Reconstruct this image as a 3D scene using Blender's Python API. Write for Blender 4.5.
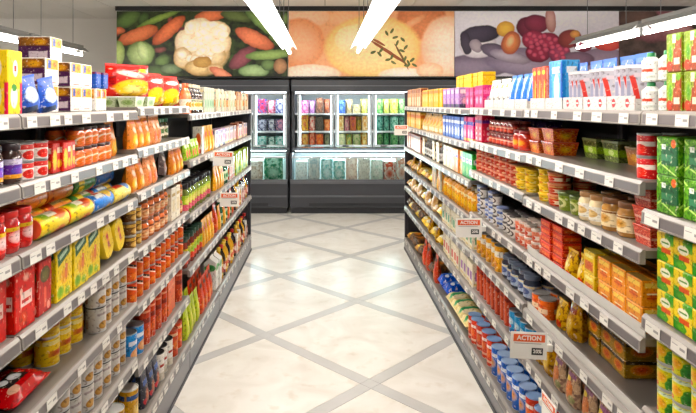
import bpy, bmesh, math, random
from mathutils import Vector, Matrix
random.seed(7)
for o in list(bpy.data.objects): bpy.data.objects.remove(o)
S = bpy.context.scene
C = S.collection
PI = math.pi
# ------------------------------------------------------------------ camera, world, exposure
cam = bpy.data.cameras.new('camera'); cam_o = bpy.data.objects.new('camera', cam); C.objects.link(cam_o)
cam_o.location = (0, 0, 1.70); cam_o.rotation_euler = (PI/2, 0, 0)
cam.sensor_width = 36; cam.lens = 36*560/696; cam.shift_x = 23/696; cam.shift_y = -102.5/696; cam.clip_start = .02
S.camera = cam_o
W = bpy.data.worlds.new('world'); S.world = W; W.use_nodes = True
W.node_tree.nodes['Background'].inputs[0].default_value = (.9, .95, 1, 1); W.node_tree.nodes['Background'].inputs[1].default_value = .3
S.view_settings.view_transform = 'Standard'; S.view_settings.look = 'None'; S.view_settings.gamma = 1
S.view_settings.use_curve_mapping = False; S.view_settings.exposure = 0.0
LAMP_W = 76          # emission of the ceiling tubes

# ------------------------------------------------------------------ helpers
def lin(h):
    if not isinstance(h, str): return tuple(h)+((1,) if len(h) == 3 else ())
    h = h.lstrip('#'); c = [int(h[i:i+2], 16)/255 for i in (0, 2, 4)]
    return tuple(v/12.92 if v <= .04045 else ((v+.055)/1.055)**2.4 for v in c)+(1,)
MATS = {}
def new_mat(name):
    m = bpy.data.materials.new(name); m.use_nodes = True
    return m, m.node_tree, m.node_tree.nodes['Principled BSDF']
def mat(name, col, rough=.5, metal=0, coat=0, emit=0, noise=0, nscale=8, bump=0):
    if name in MATS: return MATS[name]
    m, t, b = new_mat(name); N, K = t.nodes, t.links
    c = lin(col)
    b.inputs['Base Color'].default_value = c; b.inputs['Roughness'].default_value = rough; b.inputs['Metallic'].default_value = metal
    b.inputs['Coat Weight'].default_value = coat
    if emit: b.inputs['Emission Color'].default_value = c; b.inputs['Emission Strength'].default_value = emit
    if noise or bump:
        tc = N.new('ShaderNodeTexCoord'); nz = N.new('ShaderNodeTexNoise'); nz.inputs['Scale'].default_value = nscale; nz.inputs['Detail'].default_value = 4
        K.new(tc.outputs['Object'], nz.inputs['Vector'])
        if noise:
            mx = N.new('ShaderNodeMix'); mx.data_type = 'RGBA'
            mx.inputs['A'].default_value = tuple(v*(1-noise) for v in c[:3])+(1,); mx.inputs['B'].default_value = tuple(min(1, v*(1+noise)) for v in c[:3])+(1,)
            K.new(nz.outputs['Fac'], mx.inputs['Factor']); K.new(mx.outputs['Result'], b.inputs['Base Color'])
        if bump:
            bp = N.new('ShaderNodeBump'); bp.inputs['Strength'].default_value = bump; bp.inputs['Distance'].default_value = .002
            K.new(nz.outputs['Fac'], bp.inputs['Height']); K.new(bp.outputs['Normal'], b.inputs['Normal'])
    MATS[name] = m
    return m
def shape_group(kind):
    """one printed patch: colour below -> colour with an ellipse / a rectangle laid over it"""
    g = bpy.data.node_groups.new('patch_'+kind, 'ShaderNodeTree'); N, K = g.nodes, g.links
    def inp(n, t): return g.interface.new_socket(n, in_out='INPUT', socket_type=t)
    inp('Below', 'NodeSocketColor'); inp('UV', 'NodeSocketVector'); inp('Center', 'NodeSocketVector'); inp('Size', 'NodeSocketVector')
    inp('Angle', 'NodeSocketFloat'); inp('Inner', 'NodeSocketColor'); inp('Outer', 'NodeSocketColor'); inp('Soft', 'NodeSocketFloat')
    g.interface.new_socket('Color', in_out='OUTPUT', socket_type='NodeSocketColor')
    gi = N.new('NodeGroupInput'); go = N.new('NodeGroupOutput')
    sub = N.new('ShaderNodeVectorMath'); sub.operation = 'SUBTRACT'; K.new(gi.outputs['UV'], sub.inputs[0]); K.new(gi.outputs['Center'], sub.inputs[1])
    rot = N.new('ShaderNodeVectorRotate'); rot.rotation_type = 'Z_AXIS'; K.new(sub.outputs[0], rot.inputs['Vector']); K.new(gi.outputs['Angle'], rot.inputs['Angle'])
    div = N.new('ShaderNodeVectorMath'); div.operation = 'DIVIDE'; K.new(rot.outputs[0], div.inputs[0]); K.new(gi.outputs['Size'], div.inputs[1])
    if kind == 'ellipse':
        ln = N.new('ShaderNodeVectorMath'); ln.operation = 'LENGTH'; K.new(div.outputs[0], ln.inputs[0]); d = ln.outputs['Value']
    else:
        ab = N.new('ShaderNodeVectorMath'); ab.operation = 'ABSOLUTE'; K.new(div.outputs[0], ab.inputs[0])
        sp = N.new('ShaderNodeSeparateXYZ'); K.new(ab.outputs[0], sp.inputs[0])
        mxx = N.new('ShaderNodeMath'); mxx.operation = 'MAXIMUM'; K.new(sp.outputs[0], mxx.inputs[0]); K.new(sp.outputs[1], mxx.inputs[1]); d = mxx.outputs[0]
    lo = N.new('ShaderNodeMath'); lo.operation = 'SUBTRACT'; lo.inputs[0].default_value = 1; K.new(gi.outputs['Soft'], lo.inputs[1])
    mr = N.new('ShaderNodeMapRange'); K.new(d, mr.inputs['Value']); K.new(lo.outputs[0], mr.inputs['From Min']); mr.inputs['From Max'].default_value = 1
    mr.inputs['To Min'].default_value = 1; mr.inputs['To Max'].default_value = 0
    pw = N.new('ShaderNodeMath'); pw.operation = 'POWER'; pw.inputs[1].default_value = 2; K.new(d, pw.inputs[0]); pw.use_clamp = True
    mc = N.new('ShaderNodeMix'); mc.data_type = 'RGBA'; K.new(pw.outputs[0], mc.inputs['Factor']); K.new(gi.outputs['Inner'], mc.inputs['A']); K.new(gi.outputs['Outer'], mc.inputs['B'])
    mx = N.new('ShaderNodeMix'); mx.data_type = 'RGBA'; K.new(mr.outputs[0], mx.inputs['Factor']); K.new(gi.outputs['Below'], mx.inputs['A']); K.new(mc.outputs['Result'], mx.inputs['B'])
    K.new(mx.outputs['Result'], go.inputs['Color'])
    return g
PATCH = {'e': shape_group('ellipse'), 'r': shape_group('rectangle')}
def art(t, vec, base, shapes, soft=.12):
    """chain of printed patches; shapes = (kind, cx, cy, sx, sy, inner[, outer[, degrees]]); returns a colour socket"""
    N, K = t.nodes, t.links; cur = base
    for s in shapes:
        g = N.new('ShaderNodeGroup'); g.node_tree = PATCH[s[0]]
        K.new(vec, g.inputs['UV']); g.inputs['Center'].default_value = (s[1], s[2], 0); g.inputs['Size'].default_value = (s[3], s[4], 1)
        g.inputs['Inner'].default_value = lin(s[5]); g.inputs['Outer'].default_value = lin(s[6] if len(s) > 6 and s[6] else s[5])
        g.inputs['Angle'].default_value = math.radians(s[7]) if len(s) > 7 else 0
        g.inputs['Soft'].default_value = soft
        if isinstance(cur, tuple): g.inputs['Below'].default_value = cur
        else: K.new(cur, g.inputs['Below'])
        cur = g.outputs['Color']
    return cur
def print_mat(name, base, shapes, rough=.38, mottle=None):
    """printed packaging: base colour, patches in UV space, slight tone difference from pack to pack"""
    if name in MATS: return MATS[name]
    m, t, b = new_mat(name); N, K = t.nodes, t.links
    tc = N.new('ShaderNodeTexCoord'); b0 = lin(base)
    if mottle:                                      # printed picture of mixed food: blotches of a second colour
        col2, sc, thr = mottle
        nz = N.new('ShaderNodeTexNoise'); nz.inputs['Scale'].default_value = sc; nz.inputs['Detail'].default_value = 1.5; K.new(tc.outputs['UV'], nz.inputs['Vector'])
        mr = N.new('ShaderNodeMapRange'); mr.inputs['From Min'].default_value = thr-.04; mr.inputs['From Max'].default_value = thr+.04; K.new(nz.outputs['Fac'], mr.inputs['Value'])
        mx = N.new('ShaderNodeMix'); mx.data_type = 'RGBA'; mx.inputs['A'].default_value = b0; mx.inputs['B'].default_value = lin(col2); K.new(mr.outputs[0], mx.inputs['Factor'])
        b0 = mx.outputs['Result']
    c = art(t, tc.outputs['UV'], b0, shapes)
    ck = N.new('ShaderNodeTexNoise'); ck.inputs['Scale'].default_value = 7+len(name) % 5; ck.inputs['Detail'].default_value = 2.5; ck.noise_dimensions = '4D'; ck.inputs['W'].default_value = sum(map(ord, name)) % 97
    K.new(tc.outputs['UV'], ck.inputs['Vector'])                      # uneven print: small darker and paler patches of lettering and picture
    cr = N.new('ShaderNodeValToRGB'); cr.color_ramp.interpolation = 'EASE'; K.new(ck.outputs['Fac'], cr.inputs[0]); el = cr.color_ramp.elements
    el[0].position = .34; el[0].color = (.30, .25, .24, 1); el[1].position = .46; el[1].color = (1, 1, 1, 1)
    ml = N.new('ShaderNodeMix'); ml.data_type = 'RGBA'; ml.blend_type = 'MULTIPLY'; ml.inputs['Factor'].default_value = .75; K.new(cr.outputs[0], ml.inputs['B'])
    if isinstance(c, tuple): ml.inputs['A'].default_value = c
    else: K.new(c, ml.inputs['A'])
    pl = N.new('ShaderNodeMapRange'); pl.inputs['From Min'].default_value = .60; pl.inputs['From Max'].default_value = .66; pl.inputs['To Max'].default_value = .55; K.new(ck.outputs['Fac'], pl.inputs['Value'])
    mw = N.new('ShaderNodeMix'); mw.data_type = 'RGBA'; mw.inputs['B'].default_value = lin('#f2e6cc'); K.new(pl.outputs[0], mw.inputs['Factor']); K.new(ml.outputs['Result'], mw.inputs['A']); c = mw.outputs['Result']
    oi = N.new('ShaderNodeObjectInfo'); mr = N.new('ShaderNodeMapRange'); mr.inputs['To Min'].default_value = .74; mr.inputs['To Max'].default_value = .98
    K.new(oi.outputs['Random'], mr.inputs['Value'])
    hs = N.new('ShaderNodeHueSaturation'); K.new(mr.outputs[0], hs.inputs['Value']); hs.inputs['Saturation'].default_value = 1.12
    if isinstance(c, tuple): hs.inputs['Color'].default_value = c
    else: K.new(c, hs.inputs['Color'])
    K.new(hs.outputs[0], b.inputs['Base Color']); b.inputs['Roughness'].default_value = rough; b.inputs['Specular IOR Level'].default_value = .4
    MATS[name] = m
    return m
def pane_mat():
    m, t, b = new_mat('pane_glass'); N, K = t.nodes, t.links
    tr = N.new('ShaderNodeBsdfTransparent'); tr.inputs[0].default_value = (.93, .97, .96, 1); gl = N.new('ShaderNodeBsdfGlossy'); gl.inputs['Roughness'].default_value = .03
    fr = N.new('ShaderNodeFresnel'); fr.inputs['IOR'].default_value = 1.35; mx = N.new('ShaderNodeMixShader')
    K.new(fr.outputs[0], mx.inputs[0]); K.new(tr.outputs[0], mx.inputs[1]); K.new(gl.outputs[0], mx.inputs[2])
    K.new(mx.outputs[0], N['Material Output'].inputs['Surface']); return m
GLASS = pane_mat()

class MB:
    """collects polygons with UVs, builds one mesh"""
    def __init__(s): s.v = []; s.f = []; s.uv = []
    def quad(s, pts, uvs):
        n = len(s.v); s.v += [tuple(p) for p in pts]; s.f.append(tuple(range(n, n+len(pts)))); s.uv.append(uvs)
    def box(s, x0, x1, y0, y1, z0, z1):
        P = [(x, y, z) for z in (z0, z1) for y in (y0, y1) for x in (x0, x1)]; n = len(s.v); s.v += P
        U = [(0, 0), (1, 0), (1, 1), (0, 1)]; T = [(0, .97), (1, .97), (1, .99), (0, .99)]
        for f, u in (((0, 1, 5, 4), U), ((1, 3, 7, 5), U), ((3, 2, 6, 7), U), ((2, 0, 4, 6), U), ((4, 5, 7, 6), T), ((2, 3, 1, 0), T)):
            s.f.append(tuple(n+i for i in f)); s.uv.append(u)
        return s
    def bbox(s, x0, x1, y0, y1, z0, z1, b=.003):
        """box with chamfered edges"""
        bm = bmesh.new(); bmesh.ops.create_cube(bm, size=1)
        for v in bm.verts: v.co = ((x0+x1)/2+v.co.x*(x1-x0), (y0+y1)/2+v.co.y*(y1-y0), (z0+z1)/2+v.co.z*(z1-z0))
        bmesh.ops.bevel(bm, geom=list(bm.edges), offset=b, segments=1, affect='EDGES'); bm.normal_update()
        n = len(s.v); bm.verts.index_update(); s.v += [tuple(v.co) for v in bm.verts]
        for f in bm.faces:
            nn = f.normal; u = []
            for v in f.verts:
                a = (v.co.x-x0)/(x1-x0); d = (v.co.y-y0)/(y1-y0); h = (v.co.z-z0)/(z1-z0)
                if abs(nn.z) > .9: u.append((a, .985 if nn.z > 0 else .02))
                elif abs(nn.y) >= abs(nn.x): u.append((a if nn.y < 0 else 1-a, h))
                else: u.append((d if nn.x > 0 else 1-d, h))
            s.f.append(tuple(n+v.index for v in f.verts)); s.uv.append(u)
        bm.free(); return s
    def lathe(s, prof, seg=14, cx=0, cy=0, rep=2, cap0=True, cap1=True, axis='z', flip=False):
        """profile of (radius, height); u runs rep times round, v over the height"""
        z0, z1 = prof[0][1], prof[-1][1]; n = len(s.v)
        for r, z in prof:
            for i in range(seg):
                a = 2*PI*i/seg
                p = (r*math.sin(a), -r*math.cos(a), z)
                if axis == 'x': p = (z, p[0], p[1])
                s.v.append((p[0]+cx, p[1]+cy, p[2]))
        for k in range(len(prof)-1):
            v0 = (prof[k][1]-z0)/(z1-z0 or 1); v1 = (prof[k+1][1]-z0)/(z1-z0 or 1)
            for i in range(seg):
                j = (i+1) % seg; a, b, c, d = n+k*seg+i, n+k*seg+j, n+(k+1)*seg+j, n+(k+1)*seg+i
                u0 = (i*rep/seg+.5) % 1; u1 = u0+rep/seg
                s.f.append((a, b, c, d)); s.uv.append([(u0, v0), (u1, v0), (u1, v1), (u0, v1)])
        if cap0: s.f.append(tuple(n+i for i in range(seg))[::-1]); s.uv.append([(.5, .02)]*seg)
        if cap1: m = n+(len(prof)-1)*seg; s.f.append(tuple(m+i for i in range(seg))); s.uv.append([(.5, .98)]*seg)
        return s
    def tube(s, p, q, r, seg=8):
        p, q = Vector(p), Vector(q); d = (q-p).normalized(); a = d.orthogonal().normalized(); b = d.cross(a); n = len(s.v)
        for c in (p, q):
            for i in range(seg): t = 2*PI*i/seg; s.v.append(tuple(c+a*r*math.cos(t)+b*r*math.sin(t)))
        for i in range(seg):
            j = (i+1) % seg; s.f.append((n+i, n+j, n+seg+j, n+seg+i)); s.uv.append([(0, 0), (1, 0), (1, 1), (0, 1)])
        s.f.append(tuple(n+i for i in range(seg))[::-1]); s.uv.append([(0, 0)]*seg); s.f.append(tuple(n+seg+i for i in range(seg))); s.uv.append([(0, 0)]*seg)
        return s
    def pillow(s, w, d, h, nx=8, nz=10, mode='stand', seed=0):
        """flexible bag: front and back skins meeting in flat seams; origin at base centre"""
        R = random.Random(seed); F = {}; n = len(s.v)
        def th(u, v):
            e = max(0, 1-abs(2*u-1)**3.2)**.55
            if mode == 'stand': g = min(1, (1-v)/.62)**.75 if v > .05 else .8+4*v
            else: g = max(0, 1-abs(2*v-1)**4)**.5
            return d/2*e*g
        for side in (-1, 1):
            for k in range(nz+1):
                for i in range(nx+1):
                    u, v = i/nx, k/nz
                    if mode != 'stand' and k in (0, nz) or i in (0, nx) or (mode == 'stand' and k == nz):
                        if side == 1: F[side, i, k] = F[-1, i, k]; continue
                        t = .0008
                    else: t = th(u, v)+R.uniform(-.05, .05)*d*.5
                    x = (u-.5)*w*(1-.05*math.sin(PI*v)*(1 if mode == 'stand' else 0)); F[side, i, k] = len(s.v); s.v.append((x, side*t, v*h))
        for side in (-1, 1):
            for k in range(nz):
                for i in range(nx):
                    q = [(i, k), (i+1, k), (i+1, k+1), (i, k+1)]
                    ids = [F[side, a, b] for a, b in q]; uv = [((a/nx) if side < 0 else 1-a/nx, b/nz) for a, b in q]
                    if side > 0: ids.reverse(); uv.reverse()
                    s.f.append(tuple(ids)); s.uv.append(uv)
        if mode == 'stand':
            for i in range(nx):
                ids = [F[1, i, 0], F[1, i+1, 0], F[-1, i+1, 0], F[-1, i, 0]]
                ids2 = [a for k, a in enumerate(ids) if a not in ids[:k]]
                if len(ids2) > 2: s.f.append(tuple(ids2)); s.uv.append([(.5, .02)]*len(ids2))
        return s
    def mesh(s, name, m, smooth=False):
        me = bpy.data.meshes.new(name); me.from_pydata(s.v, [], s.f)
        ul = me.uv_layers.new(name='UVMap'); k = 0
        for u in s.uv:
            for c in u: ul.data[k].uv = c; k += 1
        for q in (m if isinstance(m, (list, tuple)) else [m]): me.materials.append(q)
        if smooth:
            me.polygons.foreach_set('use_smooth', [True]*len(me.polygons))
            me.set_sharp_from_angle(angle=math.radians(40))
        me.update(); return me
def link(name, me, parent=None, loc=(0, 0, 0), rot=(0, 0, 0)):
    o = bpy.data.objects.new(name, me); C.objects.link(o); o.location = loc; o.rotation_euler = rot
    if parent: o.parent = parent
    return o
def build(name, mb, m, parent=None, loc=(0, 0, 0), rot=(0, 0, 0), smooth=False): return link(name, mb.mesh(name, m, smooth), parent, loc, rot)
def box(name, m, x0, x1, y0, y1, z0, z1, parent=None, b=0):
    mb = MB(); (mb.bbox(x0, x1, y0, y1, z0, z1, b) if b else mb.box(x0, x1, y0, y1, z0, z1)); return build(name, mb, m, parent)
def tag(o, label, cat, group=None):
    o['label'] = label; o['category'] = cat
    if group: o['group'] = group
    return o
def structure(o): o['kind'] = 'structure'; return o
def text_mesh(name, txt, size, m, weight=0):
    cu = bpy.data.curves.new(name, 'FONT'); cu.body = txt; cu.size = size; cu.align_x = 'CENTER'; cu.align_y = 'CENTER'; cu.extrude = .0006; cu.offset = weight; cu.resolution_u = 2
    ob = bpy.data.objects.new(name, cu); C.objects.link(ob); dg = bpy.context.evaluated_depsgraph_get()
    me = bpy.data.meshes.new_from_object(ob.evaluated_get(dg)); bpy.data.objects.remove(ob); me.materials.clear(); me.materials.append(m); return me
def copy_tree(o, parent=None):
    c = o.copy(); C.objects.link(c); c.parent = parent
    for ch in o.children: copy_tree(ch, c)
    return c
ORD = 'first second third fourth fifth sixth seventh eighth ninth tenth eleventh twelfth thirteenth fourteenth fifteenth sixteenth seventeenth eighteenth nineteenth twentieth'.split()
ORD += ['twenty-'+w for w in ORD[:9]]+['thirtieth']+['thirty-'+w for w in ORD[:9]]
# ------------------------------------------------------------------ the room
CEIL = 3.30; YB = 9.08
def marble():
    m, t, b = new_mat('cream_marble'); N, K = t.nodes, t.links
    tc = N.new('ShaderNodeTexCoord'); oi = N.new('ShaderNodeObjectInfo')
    ad = N.new('ShaderNodeVectorMath'); ad.operation = 'ADD'; K.new(tc.outputs['Object'], ad.inputs[0]); K.new(oi.outputs['Location'], ad.inputs[1])
    n1 = N.new('ShaderNodeTexNoise'); n1.inputs['Scale'].default_value = 3.0; n1.inputs['Detail'].default_value = 6; n1.inputs['Distortion'].default_value = 1.2; K.new(ad.outputs[0], n1.inputs['Vector'])
    r1 = N.new('ShaderNodeValToRGB'); K.new(n1.outputs['Fac'], r1.inputs[0])
    e = r1.color_ramp.elements; e[0].position = .3; e[0].color = lin('#c9c4ba'); e[1].position = .62; e[1].color = lin('#dad7d0')
    n2 = N.new('ShaderNodeTexNoise'); n2.inputs['Scale'].default_value = 9; n2.inputs['Detail'].default_value = 5; K.new(ad.outputs[0], n2.inputs['Vector'])
    r2 = N.new('ShaderNodeValToRGB'); K.new(n2.outputs['Fac'], r2.inputs[0]); r2.color_ramp.elements[0].position = .3; r2.color_ramp.elements[0].color = lin('#cdb894'); r2.color_ramp.elements[1].position = .42; r2.color_ramp.elements[1].color = (1, 1, 1, 1)
    mx = N.new('ShaderNodeMix'); mx.data_type = 'RGBA'; mx.blend_type = 'MULTIPLY'; mx.inputs['Factor'].default_value = .25; K.new(r1.outputs[0], mx.inputs['A']); K.new(r2.outputs[0], mx.inputs['B'])
    K.new(mx.outputs['Result'], b.inputs['Base Color']); b.inputs['Roughness'].default_value = .3; b.inputs['Specular IOR Level'].default_value = .3
    return m
MARBLE = marble()
STRIP = mat('grey_stone', '#adacaa', .3, noise=.12, nscale=6)
GROUT = mat('grout', '#a39a8c', .7)
WALLP = mat('wall_paint', '#e8e6e2', .7, noise=.03, nscale=2)
CEILP = mat('ceiling_board', '#e6e4e0', .75, noise=.02, nscale=3)
DARK = mat('trim_and_gap_shade', '#1d1e22', .5)
floor = structure(box('floor', GROUT, -7, 7, -4, 10.4, -.06, -.004))
SP, SW = 1.43/2, .085                    # half diagonal of the paving lattice, width of the grey bands
q = SP-SW*.7071
tm = MB(); tm.v = [(0, -q, -.004), (q, 0, -.004), (0, q, -.004), (-q, 0, -.004), (0, -q+.003, 0), (q-.003, 0, 0), (0, q-.003, 0), (-q+.003, 0, 0)]
tm.f = [(4, 5, 6, 7), (0, 1, 5, 4), (1, 2, 6, 5), (2, 3, 7, 6), (3, 0, 4, 7)]; tm.uv = [[(0, 0)]*4]*5
TILE = tm.mesh('floor_tile', MARBLE)
hl = (q*math.sqrt(2))/2-.001
BAND = MB().box(-hl, hl, -SW/2+.001, SW/2-.001, -.004, -.0002).mesh('floor_band', STRIP)
KNOT = MB().box(-SW/2+.001, SW/2-.001, -SW/2+.001, SW/2-.001, -.004, -.0002).mesh('floor_band_crossing', STRIP)
for i in range(-4, 6):
    for j in range(-6, 8):
        cx, cy = -.44+SP*i, 4.12+SP*j
        if not (-2.6 < cx < 2.8 and -.6 < cy < 9.6): continue
        if (i+j) % 2 == 0:               # lattice point: crossing of two grey bands
            link('band_crossing', KNOT, floor, (cx, cy, 0), (0, 0, PI/4))
            for a in (PI/4, -PI/4):
                link('paving_band', BAND, floor, (cx+SP/2, cy+SP/2*(1 if a > 0 else -1), 0), (0, 0, a))
        else: link('paving_tile', TILE, floor, (cx, cy, 0))
ceiling = structure(box('ceiling', mat('ceiling_void', '#8f8d89', .8), -7, 7, -4, 10.4, CEIL, CEIL+.05))
for i in range(20):
    for j in range(4):
        box('ceiling_panel', CEILP, -7+.7*i+.006, -7+.7*(i+1)-.006, 6.2+1.05*j+.006, 6.2+1.05*(j+1)-.006, CEIL-.015, CEIL-.0005, ceiling)
box('ceiling_panel', CEILP, -7, 7, -4, 6.19, CEIL-.015, CEIL-.0005, ceiling)
structure(box('wall_left', WALLP, -7.1, -7, -4, 10.4, 0, CEIL))
structure(box('wall_right', WALLP, 7, 7.1, -4, 10.4, 0, CEIL))
structure(box('wall_rear', WALLP, -7, 7, -4.1, -4, 0, CEIL))
structure(box('wall_back', WALLP, -7, 7, 10.4, 10.5, 0, CEIL))
structure(box('wall_bulkhead', WALLP, -3.40, 7, YB+.03, 10.4, 2.125, CEIL))
structure(box('wall_alcove', mat('alcove_paint', '#2a2c31', .6), -3.40, 7, 9.95, 10.4, 0, 2.125))
structure(box('gap_shade_strip', DARK, -3.40, 7, YB-.01, YB+.03, 3.215, CEIL-.015))  # painted shade: dark strip standing in for the shadow gap above the posters
structure(box('trim_2', DARK, -3.40, 7, YB+.0, YB+.03, 2.125, 2.15))

# ------------------------------------------------------------------ the four wall posters
def poster(name, label, x0, x1, cw, ch, base, shapes, tex=(1.08, 1.38), soft=.1, wob=.02):
    """art canvas cw x ch units, y down"""
    m, t, b = new_mat(name+'_print'); N, K = t.nodes, t.links
    tc = N.new('ShaderNodeTexCoord'); mp = N.new('ShaderNodeVectorMath'); mp.operation = 'MULTIPLY'; mp.inputs[1].default_value = (cw/ch, 1, 0); K.new(tc.outputs['UV'], mp.inputs[0])
    nz = N.new('ShaderNodeTexNoise'); nz.inputs['Scale'].default_value = 9; nz.inputs['Detail'].default_value = 3; K.new(mp.outputs[0], nz.inputs['Vector'])
    sb = N.new('ShaderNodeVectorMath'); sb.operation = 'SUBTRACT'; sb.inputs[1].default_value = (.5, .5, .5); K.new(nz.outputs['Color'], sb.inputs[0])
    sc = N.new('ShaderNodeVectorMath'); sc.operation = 'SCALE'; sc.inputs['Scale'].default_value = wob*4; K.new(sb.outputs[0], sc.inputs[0])
    ad = N.new('ShaderNodeVectorMath'); ad.operation = 'ADD'; K.new(mp.outputs[0], ad.inputs[0]); K.new(sc.outputs[0], ad.inputs[1])
    fl = N.new('ShaderNodeVectorMath'); fl.operation = 'MULTIPLY'; fl.inputs[1].default_value = (1, 1, 0); K.new(ad.outputs[0], fl.inputs[0])
    if isinstance(base, tuple):
        n0 = N.new('ShaderNodeTexNoise'); n0.inputs['Scale'].default_value = base[2]; n0.inputs['Detail'].default_value = 3; K.new(mp.outputs[0], n0.inputs['Vector'])
        r = N.new('ShaderNodeValToRGB'); K.new(n0.outputs['Fac'], r.inputs[0]); r.color_ramp.elements[0].position = .38; r.color_ramp.elements[1].position = .62
        r.color_ramp.elements[0].color = lin(base[0]); r.color_ramp.elements[1].color = lin(base[1]); cur = r.outputs[0]
    else: cur = lin(base)
    sh = [(k, x/ch, 1-y/ch, rx/ch, ry/ch, a, o, -d) for k, x, y, rx, ry, a, o, d in [(tuple(q)+(None, 0)[len(q)-6:]) if len(q) < 8 else q for q in shapes]]
    c = art(t, fl.outputs[0], cur, sh, soft)
    n3 = N.new('ShaderNodeTexNoise'); n3.inputs['Scale'].default_value = 22; n3.inputs['Detail'].default_value = 4; K.new(mp.outputs[0], n3.inputs['Vector'])
    mr = N.new('ShaderNodeMapRange'); mr.inputs['From Min'].default_value = .3; mr.inputs['From Max'].default_value = .7; mr.inputs['To Min'].default_value = tex[0]; mr.inputs['To Max'].default_value = tex[1]; K.new(n3.outputs['Fac'], mr.inputs['Value'])
    hs = N.new('ShaderNodeHueSaturation'); K.new(c, hs.inputs['Color']); K.new(mr.outputs[0], hs.inputs['Value']); K.new(hs.outputs[0], b.inputs['Base Color']); b.inputs['Roughness'].default_value = .45
    mb = MB().box(x0+.006, x1-.006, YB, YB+.03, 2.14, 3.205)
    o = build(name, mb, m); tag(o, label, 'poster', 'food posters above the freezers'); return o
veg = [('e', 150, 25, 90, 12, '#87a348', '#3f5a22', 22), ('e', 40, 30, 50, 26, '#5d7a3a', '#26361a', 30),
 ('e', 75, 85, 78, 27, '#ee8a58', '#a8441f', 20), ('e', 182, 68, 78, 25, '#ec8250', '#a03c1c', 42), ('e', 5, 70, 25, 14, '#dd7a50', '#903a20', 0),
 ('e', 85, 150, 50, 46, '#b9cf86', '#4f6e2c', 0), ('e', 92, 142, 20, 36, '#d2e2a4', '#8fae5e', 15), ('e', 8, 148, 22, 46, '#bcd07c', '#5f7e34', 0),
 ('e', 160, 175, 30, 22, '#6d8a4a', '#22331a', 20), ('e', 140, 215, 60, 26, '#4a6636', '#1c2a14', 0), ('e', 190, 205, 40, 20, '#7a8f68', '#33452a', 0),
 ('e', 330, 15, 60, 22, '#e8804e', '#a04424', 8), ('e', 420, 18, 60, 20, '#6a7a40', '#2e3a1c', -10), ('e', 250, 105, 25, 60, '#7c3a4c', '#431a26', 30),
 ('e', 300, 135, 100, 98, '#efe0bc', '#b9945a', 0), ('e', 290, 60, 55, 38, '#fbf3dd', '#d6bd8c', 0), ('e', 350, 72, 48, 40, '#f8eed2', '#d0b27a', 0),
 ('e', 245, 110, 44, 50, '#f9f0d8', '#d2b684', 0), ('e', 372, 115, 32, 40, '#f6e9c8', '#c49f60', 0), ('e', 232, 165, 36, 38, '#f3e4be', '#bc9150', 0), ('e', 300, 120, 50, 44, '#fcf6e4', '#dfc898', 0),
 ('e', 345, 160, 40, 34, '#f1dfb4', '#b98c48', 0), ('e', 290, 200, 52, 30, '#e8cf96', '#a87838', 0), ('e', 300, 180, 34, 22, '#c99c52', '#a87632', 0), ('e', 345, 205, 30, 20, '#e4cc9c', '#b78a50', 0),
 ('e', 365, 222, 46, 18, '#ee9a78', '#b8583a', -28), ('e', 440, 165, 62, 28, '#96505a', '#4c2028', 40), ('e', 482, 98, 76, 29, '#ee8a60', '#a8462a', -26),
 ('e', 500, 40, 70, 17, '#86a45a', '#3e5a2a', -42), ('e', 570, 95, 40, 18, '#7f9c54', '#40582a', -10), ('e', 560, 60, 30, 18, '#d87a50', '#8a3c22', -20), ('e', 535, 155, 88, 18, '#9ab666', '#4c6a30', 4),
 ('e', 480, 212, 56, 24, '#a5c088', '#4a6a38', 0), ('e', 530, 190, 26, 22, '#6f8c52', '#2c4020', 0), ('e', 572, 195, 26, 28, '#b98a60', '#6a4428', 0)]
rr = random.Random(4)
for _ in range(46):                              # cauliflower florets
    a, q2 = rr.uniform(0, 2*PI), math.sqrt(rr.random()); fx, fy = 300+86*q2*math.cos(a), 112+82*q2*math.sin(a)
    veg.insert(22, ('e', fx, fy, rr.uniform(13, 24), rr.uniform(11, 20), '#fdf8e8', '#eddfbd' if fy < 140 else '#d6bd88', 0))
for _ in range(26):                              # small sprouts and leaves between
    veg.insert(0, ('e', rr.uniform(0, 598), rr.uniform(10, 225), rr.uniform(10, 26), rr.uniform(8, 18), rr.choice(['#5d7a3a', '#6f8a4c', '#44602e', '#8a4a44']), '#18200f', rr.uniform(0, 90)))
poster('vegetable_poster', 'vegetable poster with a big white cauliflower among carrots', -3.385, -.60, 598, 233, ('#10150c', '#33431f', 9), veg, wob=.012)
leaf = lambda x, y, d=0, s=1: ('e', x, y, 11*s, 4.6*s, '#66713a', '#454f22', d)
pot = [('e', 470, 25, 90, 80, '#e08a58', '#cf7342', 0), ('e', 440, 40, 60, 14, '#f3b080', '#d8824e', 30), ('e', 200, 25, 90, 40, '#f3b888', '#e09a66', 0), ('e', 60, 20, 90, 40, '#f0c29c', '#eab083', 0),
 ('e', 40, 112, 92, 92, '#f6b88c', '#e0854c', 0), ('e', 298, 128, 178, 118, '#f9e4a6', '#efbf66', 0), ('e', 240, 100, 80, 55, '#fae9bc', '#f6dc9a', 0),
 ('e', 560, 130, 96, 120, '#fbead4', '#efb484', 0), ('e', 80, 222, 110, 36, '#f8ead8', '#eccdaa', 0), ('e', 410, 226, 96, 28, '#fbf1e2', '#f0d6b4', 0), ('e', 500, 210, 50, 30, '#f4d6b4', '#eab88a', 0),
 ('e', 355, 145, 82, 6, '#a0552e', '#7c3c1e', -33), ('e', 400, 160, 55, 4, '#7a5a2a', '#6a4a22', -62), ('e', 320, 110, 26, 5, '#a0552e', '#7c3c1e', -28)]
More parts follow.
